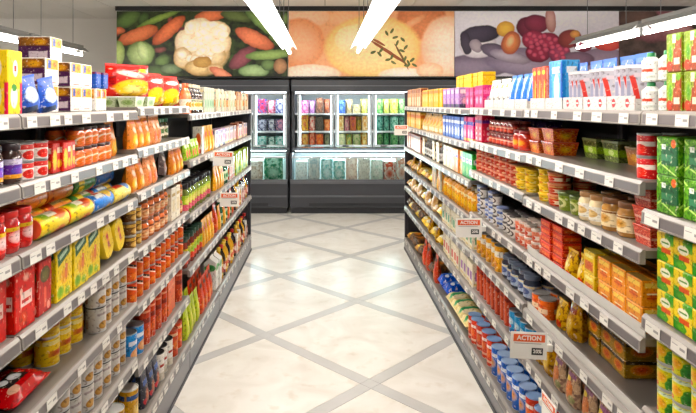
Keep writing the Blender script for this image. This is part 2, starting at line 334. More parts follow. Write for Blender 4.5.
pot += [leaf(348, 78, -60), leaf(366, 70, 60), leaf(378, 92, 20), leaf(385, 112, 70), leaf(404, 100, -40), leaf(415, 128, 50), leaf(402, 140, -20), leaf(300, 145, 20), leaf(322, 152, -50), leaf(328, 138, 50), leaf(352, 172, 10), leaf(366, 162, 70),
 leaf(372, 182, -30), leaf(412, 168, 70), leaf(425, 182, -60), leaf(438, 172, 40), leaf(418, 192, 0), leaf(446, 190, -30), leaf(250, 68, 20, .6)]
poster('potato_poster', 'orange poster of yellow potatoes with a thyme sprig', -.60, 2.10, 586, 232, '#eca876', pot, wob=.006)
fruit = [('e', 230, 10, 300, 60, '#ece9f0', '#d9d4e0', 0), ('e', 60, 158, 110, 40, '#8a7a90', '#5e5068', 6), ('e', 200, 150, 130, 44, '#a898b0', '#6e5e78', -8), ('e', 400, 150, 90, 46, '#a48ea4', '#7c687e', 0),
 ('e', 62, 96, 54, 42, '#f2eef0', '#c2b6c4', 0), ('e', 70, 66, 56, 26, '#4c4458', '#221c2c', 4), ('e', 30, 92, 15, 36, '#463a50', '#2a2232', 10), ('e', 58, 100, 17, 22, '#b8aab4', '#8a7a8c', 40), ('e', 112, 116, 46, 22, '#7c6c84', '#4a3e54', -18), ('e', 150, 132, 60, 18, '#c4b8c8', '#84748c', -14),
 ('e', 138, 52, 26, 24, '#ecc04e', '#c88432', 20), ('e', 152, 92, 27, 36, '#f09a5a', '#a83a34', -18), ('e', 150, 88, 12, 22, '#f8d49a', '#e87a48', -18), ('e', 196, 48, 30, 34, '#7c2c44', '#4a1628', 24), ('e', 222, 36, 36, 28, '#94344e', '#561a30', -10), ('e', 260, 26, 15, 38, '#d0a49c', '#a05c5a', 6),
 ('e', 214, 84, 34, 30, '#c43c5c', '#761c38', 0), ('e', 254, 92, 36, 32, '#b83254', '#6a1832', 0), ('e', 226, 120, 36, 30, '#a82c4c', '#5e142c', 0), ('e', 284, 122, 32, 30, '#b04468', '#6a2042', 0), ('e', 312, 80, 34, 28, '#a84a44', '#702830', 16), ('e', 326, 66, 14, 12, '#e8a85a', '#b8703a', 0), ('e', 348, 96, 26, 24, '#96304c', '#5c1830', 0),
 ('e', 416, 96, 40, 20, '#e4584c', '#b02a30', 0), ('e', 332, 140, 50, 24, '#8c6a80', '#5e4658', 0)]
for cx, cy, rx, ry, nn in ((214, 84, 26, 22, 9), (254, 92, 28, 24, 9), (226, 120, 26, 20, 6), (284, 122, 24, 22, 7)):   # raspberry drupelets
    for q2 in range(nn):
        a = q2*2.4; f = math.sqrt((q2+.5)/nn); fruit.append(('e', cx+rx*f*math.cos(a), cy+ry*f*math.sin(a), 8, 7.5, '#dc5c7a', '#9a2a4a', 0))
poster('fruit_poster', 'pale poster of raspberries, figs and sliced aubergine', 2.10, 4.77, 445, 190, '#d9d4e0', fruit, (1.15, 1.3), wob=.008)
meat = [('e', 110, 40, 90, 50, '#a46a72', '#6a3a44', 10), ('e', 160, 60, 60, 34, '#c08a90', '#82484e', -20), ('e', 50, 20, 60, 36, '#6a5048', '#3c2c2a', 0), ('e', 70, 150, 120, 26, '#3e4a34', '#232a1e', 0), ('e', 200, 130, 80, 40, '#8a4850', '#4a262c', 0), ('e', 330, 80, 100, 60, '#a45a60', '#5a3034', 0)]
poster('meat_poster', 'dark brown poster of marbled raw meat, rightmost of four', 4.77, 6.9, 356, 190, ('#3a2f2d', '#66504a', 5), meat, wob=.03)

# ------------------------------------------------------------------ hanging fluorescent battens
HOUS = mat('lamp_housing', '#8e8f8f', .4, metal=.3); REFL = mat('lamp_reflector', '#8f8f8d', .35); CABLE = mat('lamp_cable', '#77787a', .5)
TUBE = mat('fluorescent_tube', '#fff7ee', .5, emit=LAMP_W)
def batten_meshes(L):
    a = MB(); n = 0                                                  # folded sheet housing, open below
    prof = [(-.105, .0), (-.05, .055), (.05, .055), (.105, .0), (.101, .0), (.047, .049), (-.047, .049), (-.101, .0)]
    for y in (-L/2, L/2): a.v += [(x, y, z) for x, z in prof]
    for i in range(8): j = (i+1) % 8; a.f.append((i, j, 8+j, 8+i)[::-1]); a.uv.append([(0, 0)]*4)
    for k, f in ((0, (0, 1, 6, 7)), (0, (1, 2, 5, 6)), (0, (2, 3, 4, 5)), (8, (0, 7, 6, 1)), (8, (1, 6, 5, 2)), (8, (2, 5, 4, 3))): a.f.append(tuple(k+i for i in f)); a.uv.append([(0, 0)]*4)
    h = a.mesh('housing', HOUS)
    r = MB()
    for s in (-1, 1):
        p = [(s*.100, .0005), (s*.046, .0475)]
        r.quad([(p[0][0], -L/2+.005, p[0][1]), (p[0][0], L/2-.005, p[0][1]), (p[1][0], L/2-.005, p[1][1]), (p[1][0], -L/2+.005, p[1][1])], [(0, 0)]*4)
    r.quad([(-.046, -L/2+.005, .0475), (.046, -L/2+.005, .0475), (.046, L/2-.005, .0475), (-.046, L/2-.005, .0475)], [(0, 0)]*4)
    tb = MB().tube((0, -L/2+.03, -.04), (0, L/2-.03, -.04), .019, 8)
    hol = MB(); hol.box(-.012, .012, -L/2+.005, -L/2+.0295, -.06, .046); hol.box(-.012, .012, L/2-.0295, L/2-.005, -.06, .046)
    top = MB(); top.box(-.030, .030, -L/2+.02, L/2-.02, .0555, .095)
    cb = MB().tube((0, 0, .095), (0, 0, CEIL-.016-2.47), .004, 6)
    return h, r.mesh('reflector', REFL), tb.mesh('tube', TUBE, True), hol.mesh('tube_holder', HOUS), top.mesh('gear_tray', HOUS), cb.mesh('hanging_cable', CABLE)
BL = 1.5; BM = batten_meshes(BL)
rows = [('far left', -3.6, 8.3), ('left aisle', -.5, 8.0), ('right aisle', .46, 7.86), ('far right', 3.28, 7.3)]
for rn, x, yend in rows:
    for k in range(7):
        yc = yend-BL/2-k*(BL+.03)
        if yc < .4: continue
        r = link('ceiling_lamp', None, None, (x, yc, 2.47))
        where = {'far left': 'row over the far left', 'left aisle': 'left of the two aisle rows', 'right aisle': 'right of the two aisle rows', 'far right': 'row over the far right'}[rn]
        tag(r, f'hanging white fluorescent batten, {where}, {ORD[k]} from the posters', 'ceiling lamp', 'fluorescent battens')
        for nm, me in zip(('housing', 'reflector', 'tube', 'tube_holder', 'gear_tray'), BM): link(nm, me, r)
        for yy in (-.45, .45): link('hanging_cable', BM[5], r, (0, yy, 0))

# ------------------------------------------------------------------ gondola shelving
XL, XR = -.87, .945
BACK = mat('gondola_back', '#17171a', .6); STEEL = mat('shelf_steel', '#756e67', .35, metal=.25, noise=.04); RAIL = mat('price_rail', '#87807a', .35); INS = mat('rail_insert', '#655f60', .35)
POST = mat('gondola_post', '#2c2c33', .45); KICK = mat('kick_plate', '#77757a', .35, metal=.4); CARD = mat('price_card', '#d6d2ca', .5); CARDY = mat('price_card_ink', '#8c8886', .5)
RISER = mat('clear_riser', '#b9b7b2', .15)
LB = [(.595, 1.582, (1.629, 1.43, 1.23, 1.0, .75, .50, .15)), (1.582, 2.57, (1.629, 1.43, 1.23, 1.0, .75, .50, .15)), (2.57, 3.556, (1.645, 1.45, 1.247, .98, .725, .445, .15)),
      (3.556, 4.543, (1.595, 1.295, .945, .60, .14)), (4.543, 5.53, (1.595, 1.295, .945, .60, .14)), (5.53, 6.517, (1.595, 1.295, .945, .60, .14))]
RB = [(.667, 1.654, (1.638, 1.35, 1.04, .77, .50, .10)), (1.654, 2.641, (1.637, 1.428, 1.225, .963, .70, .475, .10)), (2.641, 3.628, (1.635, 1.423, 1.235, .963, .715, .472, .10)),
      (3.628, 4.615, (1.63, 1.403, 1.16, .925, .70, .46, .09)), (4.615, 5.602, (1.63, 1.403, 1.16, .925, .70, .46, .09)), (5.602, 6.589, (1.63, 1.403, 1.16, .925, .70, .46, .09))]
RH = .04
cards = {}
def card_mesh(w):
    if w not in cards:
        mb = MB(); mb.box(-w/2, w/2, -.0012, 0, -.016, .016)
        n = len(mb.f); mb.box(w*.08, w*.40, -.0016, -.0012, -.003, .004); mb.box(-w*.42, -w*.06, -.0016, -.0012, .004, .006)
        me = mb.mesh('price_card', [CARD, CARDY])
        for p in me.polygons: p.material_index = 1 if p.index >= n else 0
        cards[w] = me
    return cards[w]
def gondola(side, bays, X):
    sgn = 1 if side == 'left' else -1              # direction towards the aisle
    rot = (0, 0, PI/2*sgn)
    for bi, (d0, d1, hs) in enumerate(bays):
        L = d1-d0; yc = (d0+d1)/2
        root = link('shelving_bay', None, None, (X, yc, 0), rot)        # local -y faces the aisle, local x runs along it
        tag(root, f'grey steel shelving bay with price rails, {side} gondola, {ORD[bi]} bay from the camera', 'shelving', side+' gondola bays')
        top = hs[0]+RH
        build('back_panel', MB().box(-L/2+.002, L/2-.002, .47, .49, .02, top+.02), BACK, root)
        last = bi == len(bays)-1
        for e in ((-1, 1)):
            full = last and e*sgn > 0
            mb = MB().bbox(e*(L/2-.002)-(.024 if e > 0 else 0), e*(L/2-.002)+(0 if e > 0 else .024), .445, .469, .02, top+.02, .002)
            build('upright', mb, POST, root)
        if last:
            e = sgn
            build('end_post', MB().bbox(min(e*(L/2+.001), e*(L/2+.03)), max(e*(L/2+.001), e*(L/2+.03)), -.005, .03, .0, top+.17, .003), POST, root)
            build('end_panel', MB().box(min(e*(L/2+.001), e*(L/2+.018)), max(e*(L/2+.001), e*(L/2+.018)), .031, .489, .0, top-.02), POST, root)
        kick = build('kick_plate', MB().bbox(-L/2+.001, L/2-.001, -.012, .03, .0, hs[-1]-.012, .004), KICK, root)
        build('bumper_strip', MB().box(-L/2+.001, L/2-.001, -.018, -.012, .0, .022), POST, kick)
        for si, zb in enumerate(hs):
            zs = zb+RH; base = si == len(hs)-1
            sh = build('shelf', MB().box(-L/2+.003, L/2-.003, .004, .444, zs-.022, zs), STEEL, root)
            mb = MB(); prof = [(.004, zs+.003), (-.004, zs+.003), (-.012, zs-.006), (-.014, zs-.036), (-.017, zs-.037), (-.016, zs-.0405), (.004, zs-.0405)]
            n = len(mb.v)
            for x in (-L/2+.004, L/2-.004): mb.v += [(x, y, z) for y, z in prof]
            for i in range(7): j = (i+1) % 7; mb.f.append((n+i, n+j, n+7+j, n+7+i)); mb.uv.append([(0, 0)]*4)
            mb.f.append(tuple(n+i for i in range(7))[::-1]); mb.uv.append([(0, 0)]*7); mb.f.append(tuple(n+7+i for i in range(7))); mb.uv.append([(0, 0)]*7)
            build('price_rail', mb, RAIL, sh)
            ins = MB(); x0, x1 = -L/2+.012, L/2-.012
            ins.quad([(x0, -.0150, zs-.034), (x1, -.0150, zs-.034), (x1, -.0132, zs-.009), (x0, -.0132, zs-.009)], [(0, 0)]*4); build('rail_insert', ins, INS, sh)
            x = -L/2+random.uniform(.02, .07)
            while x < L/2-.08:
                w = random.choice((.055, .065, .07)); link('price_card', card_mesh(w), sh, (x+w/2, -.0153, zs-.0215), (-.07, 0, 0)); x += w+random.choice((.03, .05, .08, .11, .15))
            if si in (3, 4) and side == 'right' and bi in (1,):
                build('front_riser', MB().box(-L/2+.01, L/2-.01, .006, .009, zs+.001, zs+.035), RISER, sh)
gondola('left', LB, XL); gondola('right', RB, XR)

# ------------------------------------------------------------------ freezers along the back
FZ = mat('freezer_slate', '#3a3c42', .4); FZD = mat('freezer_dark', '#24262b', .45); FZT = mat('freezer_trim', '#6a6d73', .35, metal=.4); FZW = mat('freezer_white', '#e6e8ea', .35); ALU = mat('door_frame', '#b2b6ba', .35, metal=.2)
FZI = mat('freezer_liner', '#9aa0a4', .5); COLD = mat('cold_light', '#eaf4fb', .5, emit=7)
def prodbox(name, label, col, col2, x, y, z, w, d, h, grp, cat='food pack', soft=False):
    m = print_mat('freezer_pack_%s_%s' % (col, col2), col, [('e', .5, .42, .36, .26, col2, col), ('r', .4, .8, .26, .05, col2)], .4, (col2, 5, .52))
    mb = MB().pillow(w, d, h, 6, 6, 'stand', int(x*100)) if soft else MB().bbox(-w/2, w/2, -d/2, d/2, 0, h, .004)
    o = build(name, mb, m, None, (x, y, z), (0, 0, random.uniform(-.06, .06)), soft); tag(o, label, cat, grp); return o
def freezer(name, label, x0, x1, doors, packs, chest, who):
    """combined freezer: glazed cupboard above, open glass-fronted well below; front at y 8.66"""
    yf, yd, yb = 8.66, 9.16, 9.93
    r = link(name, None, None, ((x0+x1)/2, yf, 0)); tag(r, label, 'freezer', 'freezers along the back wall'); ox, oy = -(x0+x1)/2, -yf
    def part(n, m, a, b, c, d, e, f, p=None, bev=0): return (lambda mb: build(n, mb, m, p or r))((MB().bbox(a+ox, b+ox, c+oy, d+oy, e, f, bev) if bev else MB().box(a+ox, b+ox, c+oy, d+oy, e, f)))
    part('plinth', FZD, x0+.02, x1-.02, yf+.04, yb, 0, .09)
    bs = part('base', FZ, x0, x1, yf, yf+.05, .09, .50, None, .008)
    part('trim_strip', FZT, x0+.01, x1-.01, yf-.012, yf-.001, .26, .285, bs); part('trim_strip', FZT, x0+.01, x1-.01, yf-.02, yf-.001, .465, .50, bs)
    gr = part('grille', FZD, x0+.3, x1-.3, yf-.006, yf-.0005, .12, .17, bs)
    part('well_floor', FZI, x0+.04, x1-.04, yf+.051, yd+.02, .44, .47); part('well_side', FZ, x0, x0+.035, yf+.051, yd+.05, .09, .93); part('well_side', FZ, x1-.035, x1, yf+.051, yd+.05, .09, .93)
    part('well_back', FZI, x0+.04, x1-.04, yd+.021, yd+.05, .09, .90)
    part('front_glass', GLASS, x0+.036, x1-.036, yf+.012, yf+.02, .505, .86); part('glass_rim', ALU, x0+.03, x1-.03, yf+.004, yf+.03, .861, .885, None, .003)
    part('handrail', FZT, x0, x1, yf-.012, yf+.03, .5005, .53)
    part('header', FZ, x0, x1, yd-.18, yb, 1.90, 2.09, None, .01); part('header_trim', FZT, x0+.01, x1-.01, yd-.187, yd-.181, 1.985, 2.0)
    part('cupboard_side', FZ, x0, x0+.05, yd, yb, .93, 1.899); part('cupboard_side', FZ, x1-.05, x1, yd, yb, .93, 1.899); part('cupboard_back', FZI, x0+.051, x1-.051, yb-.03, yb, .93, 1.899)
    part('cupboard_floor', FZW, x0+.051, x1-.051, yd, yb-.031, .93, .965); part('sill', FZT, x0+.02, x1-.02, yd-.05, yd-.002, .945, .985)
    part('sill_light', COLD, x0+.06, x1-.06, yd-.046, yd-.02, .931, .943)
    for (a, b) in doors:
        d = part('door', ALU, a, a+.035, yd-.045, yd-.005, 1.0, 1.88)
        part('door_frame', ALU, b-.035, b, yd-.045, yd-.005, 1.0, 1.88, d); part('door_frame', ALU, a+.035, b-.035, yd-.045, yd-.005, 1.0, 1.035, d); part('door_frame', ALU, a+.035, b-.035, yd-.045, yd-.005, 1.845, 1.88, d)
        for xa in (a+.036, b-.054): part('mullion_lamp', COLD, xa, xa+.018, yd+.0, yd+.012, 1.04, 1.84)
        part('pane', GLASS, a+.035, b-.035, yd-.028, yd-.022, 1.035, 1.845, d); part('handle', FZD, a+.12, a+.22, yd-.06, yd-.046, 1.006, 1.026, d)
    shz = (.965, 1.255, 1.545)
    for z in shz[1:]: part('shelf', FZW, x0+.052, x1-.052, yd+.03, yb-.032, z-.025, z)
    part('cupboard_lamp', COLD, x0+.06, x1-.06, yd+.01, yd+.03, 1.87, 1.898)
    ld = bpy.data.lights.new('cupboard_light', 'AREA'); ld.shape = 'RECTANGLE'; ld.size = x1-x0-.2; ld.size_y = .06; ld.energy = 7*(x1-x0); ld.color = (.93, .98, 1)
    lo = bpy.data.objects.new('cupboard_light', ld); C.objects.link(lo); lo.parent = r; lo.location = (0, yd+.02+oy, 1.865); lo.rotation_euler = (.5, 0, 0)
    ld = bpy.data.lights.new('well_light', 'AREA'); ld.shape = 'RECTANGLE'; ld.size = x1-x0-.2; ld.size_y = .04; ld.energy = 22*(x1-x0); ld.color = (.7, .97, 1)
    lo = bpy.data.objects.new('well_light', ld); C.objects.link(lo); lo.parent = r; lo.location = (0, yd-.033+oy, .92); lo.rotation_euler = (-.9, 0, 0)
    for di, (a, b) in enumerate(doors):
        for si, z in enumerate(shz):
            row = packs[di][si]; n = len(row); w = (b-a-.10)/n
            for k, (c1, c2, h, nm) in enumerate(row):
                prodbox('frozen_bag' if k % 2 else 'frozen_carton', f'{nm}, {("lowest", "middle", "top")[si]} shelf, {who} {ORD[di]} door, {ORD[k]} from left', c1, c2, a+.05+w*(k+.5), yd+.20, z+.001, w*.95, .13, min(h*1.18, .255), 'frozen packs in the cupboards', soft=bool(k % 2))
    n = len(chest); w = (x1-x0-.16)/n
    for k, (c1, c2, h, nm) in enumerate(chest):
        prodbox('frozen_carton', f'{nm} in open well of {who}, {ORD[k]} from left', c1, c2, x0+.08+w*(k+.5), yf+.175, .471, w*.93, .17, min(.385, h*1.22), 'frozen packs in the wells')
def rowpk(*t): return [(a, b, h, n) for a, b, h, n in t]
o3 = [[rowpk(('#c8642c', '#e8c070', .2, 'orange carton'), ('#d8452a', '#f0a080', .22, 'red bag'), ('#c83a2a', '#e88a50', .2, 'red carton'), ('#3c4034', '#8a8a60', .2, 'dark bag')),
       rowpk(('#e2b43c', '#c85a28', .22, 'yellow carton'), ('#c8504a', '#f0d8c8', .2, 'red bag'), ('#35322e', '#5a4a3a', .2, 'dark carton'), ('#d4622e', '#e8a070', .16, 'orange bag')),
       rowpk(('#b04a86', '#e4b0cc', .18, 'pink carton'), ('#7a4a8a', '#c89ac8', .18, 'purple bag'), ('#4a3430', '#8a5a48', .22, 'brown carton'), ('#5a3028', '#a05a40', .2, 'dark red bag'))],
      [rowpk(('#b8c89a', '#e8e0b0', .2, 'pale green carton'), ('#c8b060', '#7a9a50', .2, 'mixed green bag'), ('#8aa860', '#d8d0a0', .2, 'green carton'), ('#e0902c', '#f0d890', .22, 'orange bag')),
       rowpk(('#e0cf9a', '#c8904a', .21, 'cream carton'), ('#c0607a', '#e8b8a8', .2, 'pink bag'), ('#d07a3a', '#b04a5a', .2, 'orange carton'), ('#b8a02c', '#7a5a2a', .2, 'olive bag'), ('#ecd6b0', '#d8923a', .21, 'cream carton with orange picture')),
       rowpk(('#2a4aa8', '#7a9ad8', .18, 'blue carton'), ('#8a7a5a', '#c8b890', .2, 'tan bag'), ('#a89a6a', '#d8d0b0', .12, 'low tan carton'), ('#9a9a4a', '#d0d080', .2, 'olive bag'))],
      [rowpk(('#2a5a34', '#6a9a5a', .2, 'dark green carton'), ('#1f6a3a', '#58a868', .22, 'green bag'), ('#2a7a44', '#80b878', .2, 'green carton'), ('#24503a', '#5a8a60', .2, 'dark green bag')),
       rowpk(('#2a7a6a', '#88c8b8', .2, 'teal carton'), ('#2c6a58', '#78b8a0', .21, 'teal bag'), ('#3a8a70', '#a0d0c0', .2, 'pale teal carton'), ('#1f5a48', '#60a088', .2, 'dark teal bag')),
       rowpk(('#3a7a4a', '#98c078', .2, 'green carton'), ('#a8b048', '#d8d890', .2, 'yellow green bag'), ('#98a840', '#d0d088', .2, 'lime carton'), ('#4a8a4a', '#a8c888', .2, 'green bag'))],
      [rowpk(('#3a6a44', '#98b078', .2, 'green carton'), ('#48784a', '#a8b888', .2, 'green bag')), rowpk(('#3a6a74', '#98b0a8', .2, 'blue carton'), ('#48787a', '#a8b8a8', .2, 'blue bag')), rowpk(('#5a6a44', '#98b078', .2, 'olive carton'), ('#68784a', '#a8b888', .2, 'olive bag'))]]
freezer('freezer_cabinet', 'dark grey combined freezer with three glass doors in view, behind the aisle end', -.545, 2.56, [(-.45, .145), (.165, .765), (.785, 1.385), (1.405, 2.0)], o3,
  rowpk(*[(a, b, .27+.012*((k*5) % 7), nm) for k, (a, b, nm) in enumerate((('#cfdfe2', '#e8f0f0', 'white carton'), ('#dfe4e2', '#b8ccd0', 'pale grey carton'), ('#8cc8c4', '#d8ecec', 'aqua carton'), ('#6fb0a8', '#c8dcd8', 'dull teal carton'), ('#e2c4b4', '#f0e0d4', 'pale pink carton'), ('#e8e4dc', '#cfcac0', 'cream carton'), ('#c8d8cc', '#ece8e0', 'pale green carton'), ('#e6dcd0', '#d0604a', 'white carton with red picture'), ('#e8e6e0', '#d8a08a', 'white carton with pink picture'), ('#5a7a6c', '#c8e0d8', 'green grey carton'), ('#7cc8b2', '#dcf0e8', 'mint carton'), ('#a8d8cc', '#e4f2ee', 'pale mint carton'), ('#4a9a80', '#b8e0d0', 'sea green carton'), ('#c8d4d0', '#88a8a0', 'grey carton'), ('#d8d4d0', '#a89888', 'beige carton')))]), 'wide freezer')
o2 = [[rowpk(('#58a89a', '#c8e0d8', .17, 'teal carton'), ('#4a8a7a', '#d0e0d8', .16, 'green bag'), ('#5ab0a0', '#e0ece8', .17, 'mint carton')), rowpk(('#3a3a5a', '#c8c8d8', .16, 'navy carton'), ('#4a4468', '#d8d8e0', .16, 'purple bag'), ('#585878', '#c88a9a', .16, 'lilac carton')), rowpk(('#3a3f78', '#c84a5a', .2, 'blue carton with red picture'), ('#b84a68', '#e0b8c8', .18, 'pink bag'), ('#4a5088', '#d8d8e8', .2, 'blue carton'))],
      [rowpk(('#58a89a', '#c8e0d8', .17, 'teal carton'), ('#4a8a7a', '#d0e0d8', .16, 'green bag')), rowpk(('#3a3a5a', '#c8c8d8', .16, 'navy carton'), ('#4a4468', '#d8d8e0', .16, 'purple bag')), rowpk(('#3a3f78', '#c84a5a', .2, 'blue carton'), ('#b84a68', '#e0b8c8', .18, 'pink bag'))]]
freezer('freezer_cabinet', 'dark grey combined freezer with a white-framed door, left of the wide freezer', -2.30, -.575, [(-1.17, -.62), (-1.75, -1.19)], o2,
  rowpk(('#a8a89a', '#d8d4c8', .28, 'grey carton'), ('#b8a898', '#e0d8d0', .27, 'beige carton'), ('#b0b83a', '#d8dc80', .30, 'lime carton'), ('#c8b4a4', '#e8e0d8', .28, 'pale brown carton'), ('#2a7a5a', '#a0c8b8', .32, 'green carton')), 'narrow freezer')

# ------------------------------------------------------------------ promotion signs clipped to the rails
SIGNW = mat('sign_card', '#f1efe9', .4); SIGNO = mat('sign_orange', '#e8622a', .45); SIGNB = mat('sign_black', '#2c2c30', .45); CLIP = mat('sign_clip', '#e4e2da', .25)
T_ACT = text_mesh('sign_text', 'ACTION', .026, SIGNW, .0008); T_PC = text_mesh('percent_text', '20%', .021, SIGNW, .0006)
def sign(label, loc, rz, side, tilt=0):
    """card .15 x .11 facing local -y, its clip on the rail side"""
    r = link('promotion_sign', None, None, loc, (0, tilt, rz)); tag(r, label, 'sign', 'orange promotion signs')
    build('card', MB().bbox(-.075, .075, 0, .003, -.055, .055, .001), SIGNW, r)
    h = build('orange_header', MB().box(-.064, .064, -.0012, -.0002, .016, .046), SIGNO, r); link('header_text', T_ACT, h, (0, -.0014, .031), (PI/2, 0, 0))
    p = build('percent_box', MB().box(.012, .058, -.0012, -.0002, -.036, -.008), SIGNB, r); link('percent_text', T_PC, p, (.035, -.0014, -.022), (PI/2, 0, 0))
    build('price_line', MB().box(-.06, .05, -.001, -.0002, .008, .010), CARDY, r)
    e = side
    build('clip', MB().bbox(*sorted((e*.074, e*.098)), -.004, .010, -.020, .008, .002), CLIP, r)
    return r
sign('orange ACTION sign above the blue lidded cans, second lowest rail on right', (.83, 2.28, .716), 0, 1, .05)
sign('orange ACTION sign in front of the white cartons, right gondola', (.83, 3.23, .985), 0, 1, .0)
sign('small orange ACTION sign at the far end of right gondola', (.83, 6.1, 1.415), 0, 1, 0)
sign('orange ACTION sign under the green packs, upper of two on left gondola', (-.755, 4.15, 1.295), 0, -1, .04)
sign('orange ACTION sign beside black lidded jars, lower of two on left gondola', (-.755, 4.42, .945), 0, -1, 0)
s = sign('orange ACTION sign facing the aisle, lowest on the right, cut by frame', (.918, 2.30, .437), -PI/2, -1, 0)
# ------------------------------------------------------------------ goods: one builder per kind of pack, copied along the shelves
METAL = mat('tin_metal', '#b9bcc0', .28, metal=.85); WHT = '#f4f1ea'
KIND = {}
def kind(key, name, cat, desc, shape, dims, base, shapes=(), **kw): KIND[key] = dict(name=name, cat=cat, desc=desc, shape=shape, dims=dims, base=base, shapes=list(shapes), **kw)
def width(k):
    s, d = k['shape'], k['dims']
    return d[1] if s == 'roll' else (d[0] if s in ('box', 'pouch', 'gable', 'bag', 'tray', 'oval', 'dish') else 2*d[0])
def depth(k):
    s, d = k['shape'], k['dims']
    return 2*d[0] if s == 'roll' else (d[1] if s in ('box', 'pouch', 'gable', 'bag', 'tray', 'oval', 'dish') else 2*d[0])
def height(k):
    s, d = k['shape'], k['dims']
    return 2*d[0] if s == 'roll' else (d[2] if s in ('box', 'pouch', 'gable', 'bag', 'tray', 'oval', 'dish') else d[1])
def make(key):
    k = KIND[key]; s, d = k['shape'], k['dims']; nm = k['name']
    pm = print_mat('print_'+key, k['base'], k['shapes'], k.get('rough', .38), k.get('mottle'))
    if s == 'box':
        w, dp, h = d; o = build(nm, MB().bbox(-w/2, w/2, -dp/2, dp/2, 0, h, min(.003, h*.08)), pm)
        if k.get('side'):
            o.data.materials.append(print_mat('side_'+key, *k['side']))
            for p in o.data.polygons:
                if abs(p.normal.x) > .9: p.material_index = 1
        if k.get('flap'): build('flap', MB().box(-w/2+.004, w/2-.004, -dp/2+.003, 0, h, h+.0012), mat('flap_'+key, k['flap'], .45), o)
    elif s == 'can':
        r, h = d; o = build(nm, MB().lathe([(r*.97, .0015), (r*.985, .004), (r*.985, h-.008), (r*.97, h-.006)], 16), pm, smooth=True)
        lm = mat('lid_'+k['lid'], k['lid'], .35) if k.get('lid') else METAL
        build('lid', MB().lathe([(r*.96, h-.0058), (r, h-.004), (r, h), (r*.93, h), (r*.90, h-.0035)], 16, cap0=True), lm, o, smooth=True)
        build('bottom_rim', MB().lathe([(r*.95, 0), (r, 0), (r, .003), (r*.97, .0035)], 16, cap1=False), METAL, o, smooth=True)
    elif s == 'jar':
        r, h = d; hb = h*.82; gm = mat('content_'+key, k['content'], .12, coat=.5, noise=.35, nscale=70)
        o = build(nm, MB().lathe([(r*.88, 0), (r, h*.06), (r, hb*.86), (r*.82, hb), (r*.80, hb+.004)], 16), gm, smooth=True)
        build('label', MB().lathe([(r*1.012, h*.14), (r*1.012, h*.62)], 16, cap0=False, cap1=False), pm, o, smooth=True)
        build('lid', MB().lathe([(r*.86, hb+.001), (r*.90, hb+.003), (r*.90, h-.003), (r*.86, h)], 16), mat('lid_'+k['lid'], k['lid'], .3), o, smooth=True)
    elif s == 'bottle':
        r, h = d; gm = mat('content_'+key, k['content'], .1, coat=.6)
        o = build(nm, MB().lathe([(r*.9, 0), (r, h*.03), (r, h*.55), (r*.8, h*.68), (r*.38, h*.80), (r*.36, h*.90)], 14), gm, smooth=True)
        build('label', MB().lathe([(r*1.012, h*.12), (r*1.012, h*.48)], 14, cap0=False, cap1=False), pm, o, smooth=True)
        build('cap', MB().lathe([(r*.43, h*.885), (r*.43, h*.985), (r*.38, h)], 12), mat('lid_'+k['lid'], k['lid'], .35), o, smooth=True)
    elif s == 'squeeze':
        r, h = d; o = build(nm, MB().lathe([(r*.86, 0), (r, h*.05), (r*.97, h*.4), (r, h*.7), (r*.55, h*.84), (r*.42, h*.86)], 14), pm, smooth=True)
        build('cap', MB().lathe([(r*.46, h*.855), (r*.46, h*.97), (r*.4, h)], 12), mat('lid_'+k['lid'], k['lid'], .35), o, smooth=True)
    elif s == 'tub':
        r, h = d; o = build(nm, MB().lathe([(r*.80, 0), (r*.86, h*.06), (r*.95, h*.82)], 14), pm, smooth=True)
        build('lid', MB().lathe([(r*.96, h*.821), (r, h*.84), (r, h*.97), (r*.95, h)], 14), mat('lid_'+k['lid'], k['lid'], .35), o, smooth=True)
    elif s == 'pouch':
        w, dp, h = d; o = build(nm, MB().pillow(w, dp, h*.94, 8, 9, 'lie' if k.get('puffy') else 'stand', len(key)*7), pm, smooth=True)
        build('top_seal', MB().box(-w/2, w/2, -.0015, .0015, h*.94-.002, h), mat('seal_'+key, k.get('seal', k['base']), .4), o)
    elif s == 'bag':
        w, dp, h = d; mb = MB().pillow(w, h, dp, 8, 8, 'lie', 3)
        mb.v = [(x, z-dp/2, y+h*.53) for x, y, z in mb.v]; mb.f = [f[::-1] for f in mb.f]; mb.uv = [u[::-1] for u in mb.uv]; o = build(nm, mb, pm, smooth=True)
        for e in (-1, 1): build('end_seal', MB().box(-w/2*.98, w/2*.98, *sorted((e*(dp/2-.006), e*(dp/2+.004))), h*.53-.001, h*.53+.001), mat('seal_'+key, k.get('seal', k['base']), .4), o)
    elif s == 'roll':
        r, L = d; mb = MB().lathe([(r*.93, -L/2), (r, -L/2+.006), (r, L/2-.006), (r*.93, L/2)], 16, axis='x', rep=2); mb.v = [(x, y, z+r) for x, y, z in mb.v]
        mb.uv = [[(v, u) for u, v in q] for q in mb.uv]; o = build(nm, mb, pm, smooth=True)
        for e in (-1, 1):
            c = MB().lathe([(r*.55, 0), (r*.9, .001), (r*.9, .004)], 12, axis='x'); c.v = [(e*(L/2+.0042)-e*x, y, z+r) for x, y, z in c.v]; build('end_crimp', c, mat('seal_'+key, k.get('seal', k['base']), .4), o)
    elif s == 'gable':
        w, dp, h = d; hb = h*.80; mb = MB().box(-w/2, w/2, -dp/2, dp/2, 0, hb); mb.f.pop(4); mb.uv.pop(4); n = len(mb.v)
        mb.v += [(-w/2, 0, h*.94), (w/2, 0, h*.94)]; T = [(.5, .99)]*4
        mb.f += [(4, 5, n+1, n), (7, 6, n, n+1), (4, n, 6), (5, 7, n+1)]; mb.uv += [T, T, T[:3], T[:3]]
